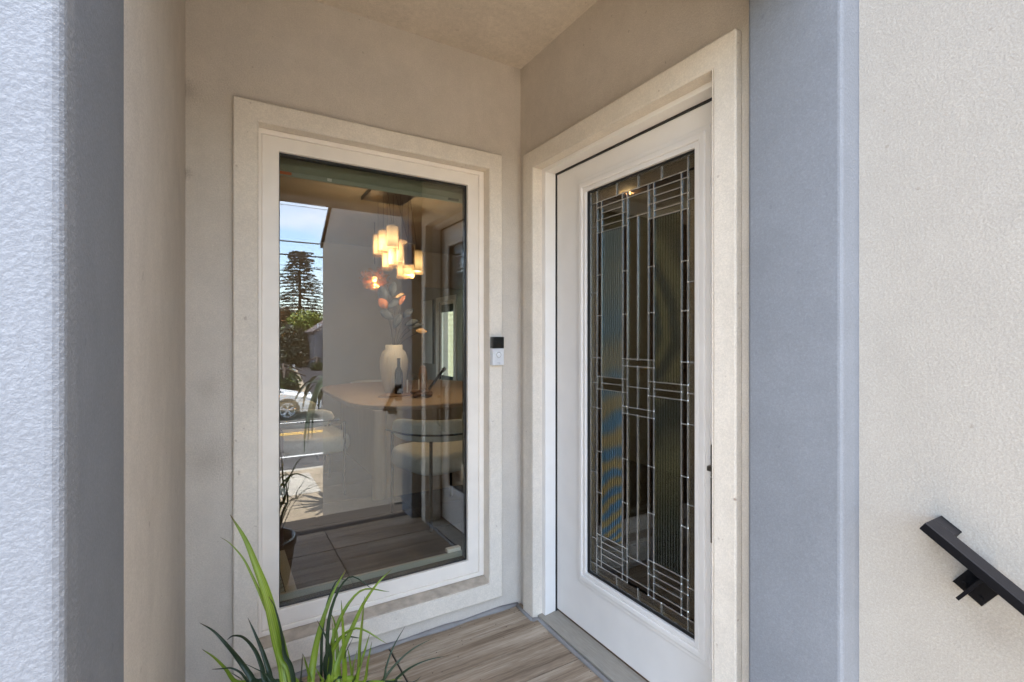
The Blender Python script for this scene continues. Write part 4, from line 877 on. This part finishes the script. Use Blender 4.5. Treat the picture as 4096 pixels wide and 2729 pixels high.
# ------------------------------------------------------------------ street: car, plants, trees, houses
def car():
    t = thing('parked_car', 'white sedan parked at the far kerb', 'car', (-.6, -16.35, -1.4))
    PW = plain('white_car_paint', (.78, .78, .77), .22, var=.0); GL = plain('dark_car_glass', (.015, .018, .02), .06); TY = plain('tyre_rubber', (.018, .018, .018), .85); RM = plain('alloy', (.55, .56, .57), .3, metal=.9); PLS = plain('black_trim', (.02, .02, .02), .6)
    x1 = 1.70; yn, yf = -15.46, -17.24; zb = -1.4
    # side outline (x from nose, z over road)
    prof = [(0, .32), (.0, .55), (.08, .66), (.45, .76), (1.15, .90), (1.35, .93), (3.75, .98), (4.35, .97), (4.55, .86), (4.60, .50), (4.52, .30), (3.98, .25), (.95, .22), (.15, .24)]
    secs = [(yn + .0, .96, .30), (yn - .06, 1.0, .0), (yn - .89, 1.02, -.02), (yf + .06, 1.0, 0), (yf, .96, .30)]
    m = MB(); n = len(prof)
    for (y, s_, k) in secs:
        for (px, pz) in prof:
            m.v.append((x1 - (2.3 + (px - 2.3) * (1 - .025 * abs(k) / .3) - (.05 if abs(k) < .1 else 0) * (1 if px < .2 else 0)), y, zb + .58 + (pz - .58) * (s_ if pz > .58 else 1)))
    for i in range(len(secs) - 1):
        for q in range(n): m.f.append((i * n + q, i * n + (q + 1) % n, (i + 1) * n + (q + 1) % n, (i + 1) * n + q)); m.mi.append(0)
    m.f += [tuple(range(n)), tuple((len(secs) - 1) * n + q for q in range(n))]; m.mi += [0, 0]
    body = m.build('body', PW, t, bevel=.05, seg=3, smooth=True)
    cabp = [(1.15, .90), (1.95, 1.36), (2.45, 1.44), (3.15, 1.40), (3.95, .97)]
    m = MB(); nb = len(cabp)
    for (y, inset) in ((yn - .06, 0), (yn - .22, 1), (yf + .22, 1), (yf + .06, 0)): pass
    lo = [(yn - .05), (yf + .05)]; hi = [(yn - .24), (yf + .24)]
    for (px, pz) in cabp:
        f = (pz - .9) / .54; y_n = lo[0] + (hi[0] - lo[0]) * f; y_f = lo[1] + (hi[1] - lo[1]) * f
        m.v += [(x1 - px, y_n, zb + pz), (x1 - px, y_f, zb + pz)]
    for i in range(nb - 1): m.f.append((2 * i, 2 * i + 1, 2 * i + 3, 2 * i + 2)); m.mi.append(0)
    m.f += [(0, 2, 4, 6, 8), (1, 9, 7, 5, 3), (0, 8, 9, 1)]; m.mi += [0] * 3
    m.build('glasshouse', GL, t, bevel=.03, seg=2)
    m = MB(); m.prism([(x1 - 1.97, zb + 1.375), (x1 - 2.45, zb + 1.46), (x1 - 3.17, zb + 1.415), (x1 - 3.17, zb + 1.39), (x1 - 2.45, zb + 1.43), (x1 - 1.97, zb + 1.35)], 'y', yf + .22, yn - .22); m.build('roof', PW, t, bevel=.012)
    for px in (1.20, 2.12, 2.95, 3.85): pass
    m = MB()
    for (a, b) in (((1.12, .92), (1.97, 1.375)), ((2.55, .95), (2.62, 1.43)), ((3.97, .98), (3.15, 1.40))):
        for side, (l0, h0) in enumerate(zip(lo, hi)):
            f = (b[1] - .9) / .54; s_ = .008 if side == 0 else -.008
            m.tube([(x1 - a[0], l0 + s_, zb + a[1]), (x1 - b[0], l0 + (h0 - l0) * f + s_, zb + b[1])], .03, 6)
    m.build('pillar', PW, t)
    for (wx, lab) in ((1.02, 0), (3.72, 0)):
        for (wy, sgn) in ((yn + .012, 1), (yf - .012, -1)):
            c = (x1 - wx, wy, zb + .325)
            m = MB(); m.tube([(c[0], wy, c[2]), (c[0], wy - sgn * .21, c[2])], .325, 28); w_ = m.build('wheel', TY, t, bevel=.02)
            m = MB()
            m.tube([(c[0], wy + sgn * .004, c[2]), (c[0], wy - sgn * .01, c[2])], .232, 28, mi=1)
            for k in range(5):
                a = 2 * math.pi * k / 5 + .3
                for da in (-.16, .16):
                    m.tube([(c[0] + .03 * math.cos(a), wy + sgn * .012, c[2] + .03 * math.sin(a)), (c[0] + .215 * math.cos(a + da), wy + sgn * .010, c[2] + .215 * math.sin(a + da))], [.022, .017], 6)
            rp_ = [(c[0] + .222 * math.cos(2 * math.pi * q / 28), wy + sgn * .008, c[2] + .222 * math.sin(2 * math.pi * q / 28)) for q in range(29)]
            m.tube(rp_, .014, 6, cap=False); m.tube([(c[0], wy + sgn * .018, c[2]), (c[0], wy, c[2])], .04, 12)
            m.build('rim', [RM, PLS], w_)
            m = MB(); ap = [(c[0] + .385 * math.cos(math.pi * q / 14), c[2] + .385 * math.sin(math.pi * q / 14)) for q in range(15)]
            m.prism(ap + [(c[0] - .385, c[2] - .07), (c[0] + .385, c[2] - .07)], 'y', wy - sgn * .010, wy - sgn * .30); m.build('wheel_arch', PLS, t)
    for sy in (yn - .12, yf + .12):
        m = MB(); m.box(x1 - .34, x1 - .04, sy - .10, sy + .10, zb + .62, zb + .72); m.build('headlight', plain('lamp_lens', (.6, .62, .64), .1), t, bevel=.03)
    m = MB(); m.box(x1 - .03, x1 + .012, yf + .35, yn - .35, zb + .40, zb + .56); m.build('grille', PLS, t)
    m = MB(); m.box(x1 - 1.55, x1 - 1.38, yn - .02, yn + .16, zb + .93, zb + 1.06); m.build('wing_mirror', PW, t, bevel=.03)
    m = MB(); m.box(x1 - 2.62, x1 - 2.60, yn - .005, yn + .004, zb + .35, zb + .95); m.box(x1 - 1.45, x1 - 1.43, yn - .005, yn + .004, zb + .40, zb + .92); m.build('door_seam', PLS, t)
    return t
car()
# overhead wires
WIRE = plain('black_cable', (.01, .01, .012), .6)
for i, (z, r, lab) in enumerate(((4.225, .022, 'thick black overhead cable, second from the bottom'), (3.82, .026, 'thick black overhead cable above the conifer, lower of the two thick ones'), (5.32, .008, 'thin black overhead wire, topmost of the four'), (3.49, .006, 'thin black overhead wire, lowest of the four'))):
    tag(MB().tube([(x, -14.0, z + .00012 * (x - .8) ** 2 * (1 if abs(x) < 90 else 1)) for x in range(-60, 61, 10)], r, 6).build('overhead_cable', WIRE, smooth=True), lab, 'cable', 'overhead cables across the street')

def leafy(name, blobs, n, ls, mats, parent, seed):
    """crown of small leaf faces spread through several overlapping volumes"""
    r = random.Random(seed); m = MB(); tot = sum(b[3] ** 2 for b in blobs)
    for (bx, by, bz, br) in blobs:
        for k in range(int(n * br * br / tot)):
            d = Vector((r.gauss(0, 1), r.gauss(0, 1), r.gauss(0, 1))).normalized() * br * (r.random() ** .35)
            p = Vector((bx, by, bz)) + Vector((d.x, d.y, d.z * .85)); a = Vector((r.gauss(0, 1), r.gauss(0, 1), r.gauss(0, .6))).normalized(); b = a.cross(Vector((r.gauss(0, 1), r.gauss(0, 1), r.gauss(0, 1)))).normalized()
            s_ = ls * r.uniform(.6, 1.4)
            m.quad([p - a * s_, p + b * s_ * .55, p + a * s_, p - b * s_ * .55], mi=r.randrange(len(mats)))
    return m.build(name, mats, parent, fix=False)
def fol(name, c): return plain(name, c, .6)
F1 = [fol('bright_foliage', (.16, .22, .018)), fol('mid_green_foliage', (.10, .15, .015)), fol('yellow_foliage', (.24, .26, .03))]  # leaf tones mixed at random through the crown
F2 = [fol('olive_foliage', (.035, .045, .018)), fol('dark_foliage', (.022, .03, .014)), fol('brown_foliage', (.06, .05, .025))]
F3 = [fol('rust_foliage', (.20, .09, .025)), fol('umber_foliage', (.10, .065, .03)), fol('olive_mix', (.06, .06, .025))]
BARK = plain('grey_bark', (.07, .05, .038), .95, var=.3, vscale=6)
def shrub(name, label, cat, blobs, n, ls, mats, seed, trunk, group=None):
    t = thing(name, label, cat, (trunk[0], trunk[1], -1.25), 0, group); leafy('crown', blobs, n, ls, mats, t, seed)
    m = MB(); m.tube([(trunk[0], trunk[1], -1.3), (trunk[0] + .1, trunk[1], trunk[2] * .5), (trunk[0], trunk[1], trunk[2])], [.2, .15, .05], 8)
    for k in range(4): m.tube([(trunk[0], trunk[1], trunk[2] * .3), (trunk[0] + math.cos(k * 1.7) * 1.0, trunk[1] + math.sin(k * 1.7) * .8, trunk[2] * .9)], [.08, .03], 6)
    m.build('trunk', BARK, t); return t
shrub('leafy_tree', 'bright yellow green bushy tree behind the grey house', 'tree', [(5.6, -47, 2.6, 1.6), (4.6, -47, 1.6, 1.3), (6.6, -47.3, 2.6, 1.4), (6.4, -46.5, 1.4, 1.2), (5.0, -46.3, .7, 1.0)], 5200, .14, F1, 1, (5.5, -47.2, 2.2), 'trees across the street')
shrub('leafy_tree', 'dark olive tree beside the driveway', 'tree', [(4.0, -45, 1.2, 1.6), (4.7, -44.5, .1, 1.5), (5.3, -45.5, .6, 1.3), (3.6, -44, -.2, 1.1), (5.0, -44.5, -.6, .8)], 4200, .16, F2, 2, (4.3, -45.2, 1.2), 'trees across the street')
shrub('leafy_tree', 'rust and brown tree at the left of the driveway', 'tree', [(3.6, -50, 3.0, 1.3), (3.1, -50, 1.7, 1.4), (4.5, -50.5, 3.6, 1.0), (2.5, -49.5, .6, 1.6)], 3200, .15, F3, 3, (3.2, -50.2, 2.6), 'trees across the street')
for i, (x, y, rr2, lab) in enumerate(((1.55, -24.5, .55, 'low green shrub on the dry lawn, nearer the street'), (1.95, -29, .75, 'low green shrub on the dry lawn, farther from the street'), (5.4, -39, .5, 'low green shrub along the base of the grey house'))):
    shrub('shrub', lab, 'shrub', [(x, y, -.95, rr2), (x + rr2 * .7, y + .2, -1.05, rr2 * .6)], 900, .08, [F1[1], F2[0], F2[1]], 10 + i, (x, y, -.7), 'low shrubs across the street')
# conifer
cf = thing('conifer_tree', 'tall dark conifer with layered branches against the sky', 'tree', (8.2, -70, -1.25))
MB().tube([(8.2, -70, -1.3), (8.25, -70, 6), (8.3, -70, 13.2)], [.35, .2, .04], 10).build('trunk', BARK, cf)
r_ = random.Random(11); m = MB()
NEED = [fol('needle_dark', (.022, .036, .016)), fol('needle_olive', (.040, .056, .022)), fol('needle_brown', (.055, .045, .026))]
for k in range(25):
    f = k / 24; z = 3.0 + f * 10.0
    R = (3.9 * (1 - f) ** .6 + .9) * r_.uniform(.78, 1.1)
    if f > .8: R = 1.75 * r_.uniform(.7, 1.1)
    for q in range(11):
        a = 2 * math.pi * (q + r_.random() * .8) / 11; Rl = R * r_.uniform(.65, 1.12)
        if r_.random() < .12: continue
        dirv = Vector((math.cos(a), math.sin(a), 0)); sd = Vector((-dirv.y, dirv.x, 0))
        for s_ in range(60):
            u = r_.random() ** .65; p = Vector((8.25, -70, z)) + dirv * Rl * u + sd * r_.gauss(0, .13 * (1.1 - u) * Rl * .6 + .05) + Vector((0, 0, -.10 * Rl * u * u + .05 * u + r_.gauss(0, .05)))
            a2 = (dirv + sd * r_.gauss(0, .6) + Vector((0, 0, r_.gauss(-.1, .2)))).normalized(); b2 = a2.cross(Vector((r_.gauss(0, .4), r_.gauss(0, .4), 1))).normalized(); l_ = r_.uniform(.14, .32)
            m.quad([p - a2 * l_, p + b2 * l_ * .3, p + a2 * l_, p - b2 * l_ * .3], mi=r_.randrange(3))
m.build('crown', NEED, cf, fix=False)
# grey house across the street
gh = thing('neighbour_house', 'small grey gabled house with brown garage door across the street', 'house', (9, -44, -1.25))
GRW = plain('grey_house_paint', (.20, .20, .215), .8, var=.1); RF = plain('brown_shingle', (.12, .095, .09), .9, var=.3, vscale=3); BRD = plain('brown_door', (.10, .035, .018), .6, var=.15, vscale=2, stretch=(6, 1, 1))
m = MB(); m.prism([(5.55, -1.25), (5.55, 1.9), (9.6, 4.4), (13.6, 1.9), (13.6, -1.25)], 'y', -49, -41.0); m.build('wall', GRW, gh)
m = MB(); m.prism([(5.35, 1.72), (5.35, 1.86), (9.6, 4.55), (13.8, 1.86), (13.8, 1.72), (9.6, 4.40)], 'y', -49.3, -40.7); m.build('roof', RF, gh)
MB().box(6.3, 13.2, -40.99, -39.6, 1.45, 1.60).build('porch_roof', WHITE, gh); MB().box(6.3, 6.45, -40.6, -40.2, -1.24, 1.449).build('porch_post', GRW, gh)
MB().box(6.45, 8.9, -41.0, -40.9, -1.2, 1.15).build('garage_door', BRD, gh)
m = MB(); m.ring('y', (6.35, 9.0, -1.23, 1.25), (6.46, 8.89, -1.2, 1.14), -40.93, -40.86); m.build('door_trim', plain('rust_trim', (.22, .09, .05), .6), gh)
MB().box(5.75, 5.85, -40.95, -40.85, 1.9, 2.55).build('vent_pipe', WHITE, gh); MB().box(5.98, 6.06, -40.95, -40.85, 2.0, 2.5).build('vent_pipe', WHITE, gh)
MB().box(9.4, 10.3, -41.0, -40.93, .1, 1.2).build('window', plain('dark_house_glass', (.03, .035, .04), .1), gh)
# white post-and-rail at the lawn's edge
wf = thing('picket_fence', 'short white picket fence at the edge of the dry lawn', 'fence', (1.9, -31, -1.25))
for k in range(5): MB().box(1.3 + k * .35, 1.42 + k * .35, -31.05, -31, -1.25, -.35).build('picket', WHITE, wf)
MB().box(1.2, 2.9, -31.09, -31.051, -.75, -.65).build('rail', WHITE, wf)
# drooping fern-like palm at the end of the side wall
pm = thing('cycad_plant', 'dark arching palm like plant at the street end of the cream wall', 'plant', (.32, -5.85, -1.25))
MB().tube([(.32, -5.85, -1.26), (.33, -5.86, -.4), (.30, -5.84, .36)], [.12, .10, .07], 10).build('trunk', BARK, pm)
r_ = random.Random(21); LC = fol('cycad_leaf', (.03, .045, .016))
for k in range(26):
    a = 2 * math.pi * k / 26 + r_.uniform(-.12, .12); R = r_.uniform(.42, .75); h = r_.uniform(.02, .32); dr = r_.uniform(.25, .95)
    c = Vector((.30, -5.84, .36)); d = Vector((math.cos(a), math.sin(a), 0))
    pts = [c + d * R * 1.0 + Vector((0, 0, h - dr)), c + d * R * .92 + Vector((0, 0, h - dr * .5)), c + d * R * .62 + Vector((0, 0, h)), c + d * R * .25 + Vector((0, 0, h * .8)), c]
    blade('frond', [tuple(p) for p in pts], r_.uniform(.06, .10), LC, pm)
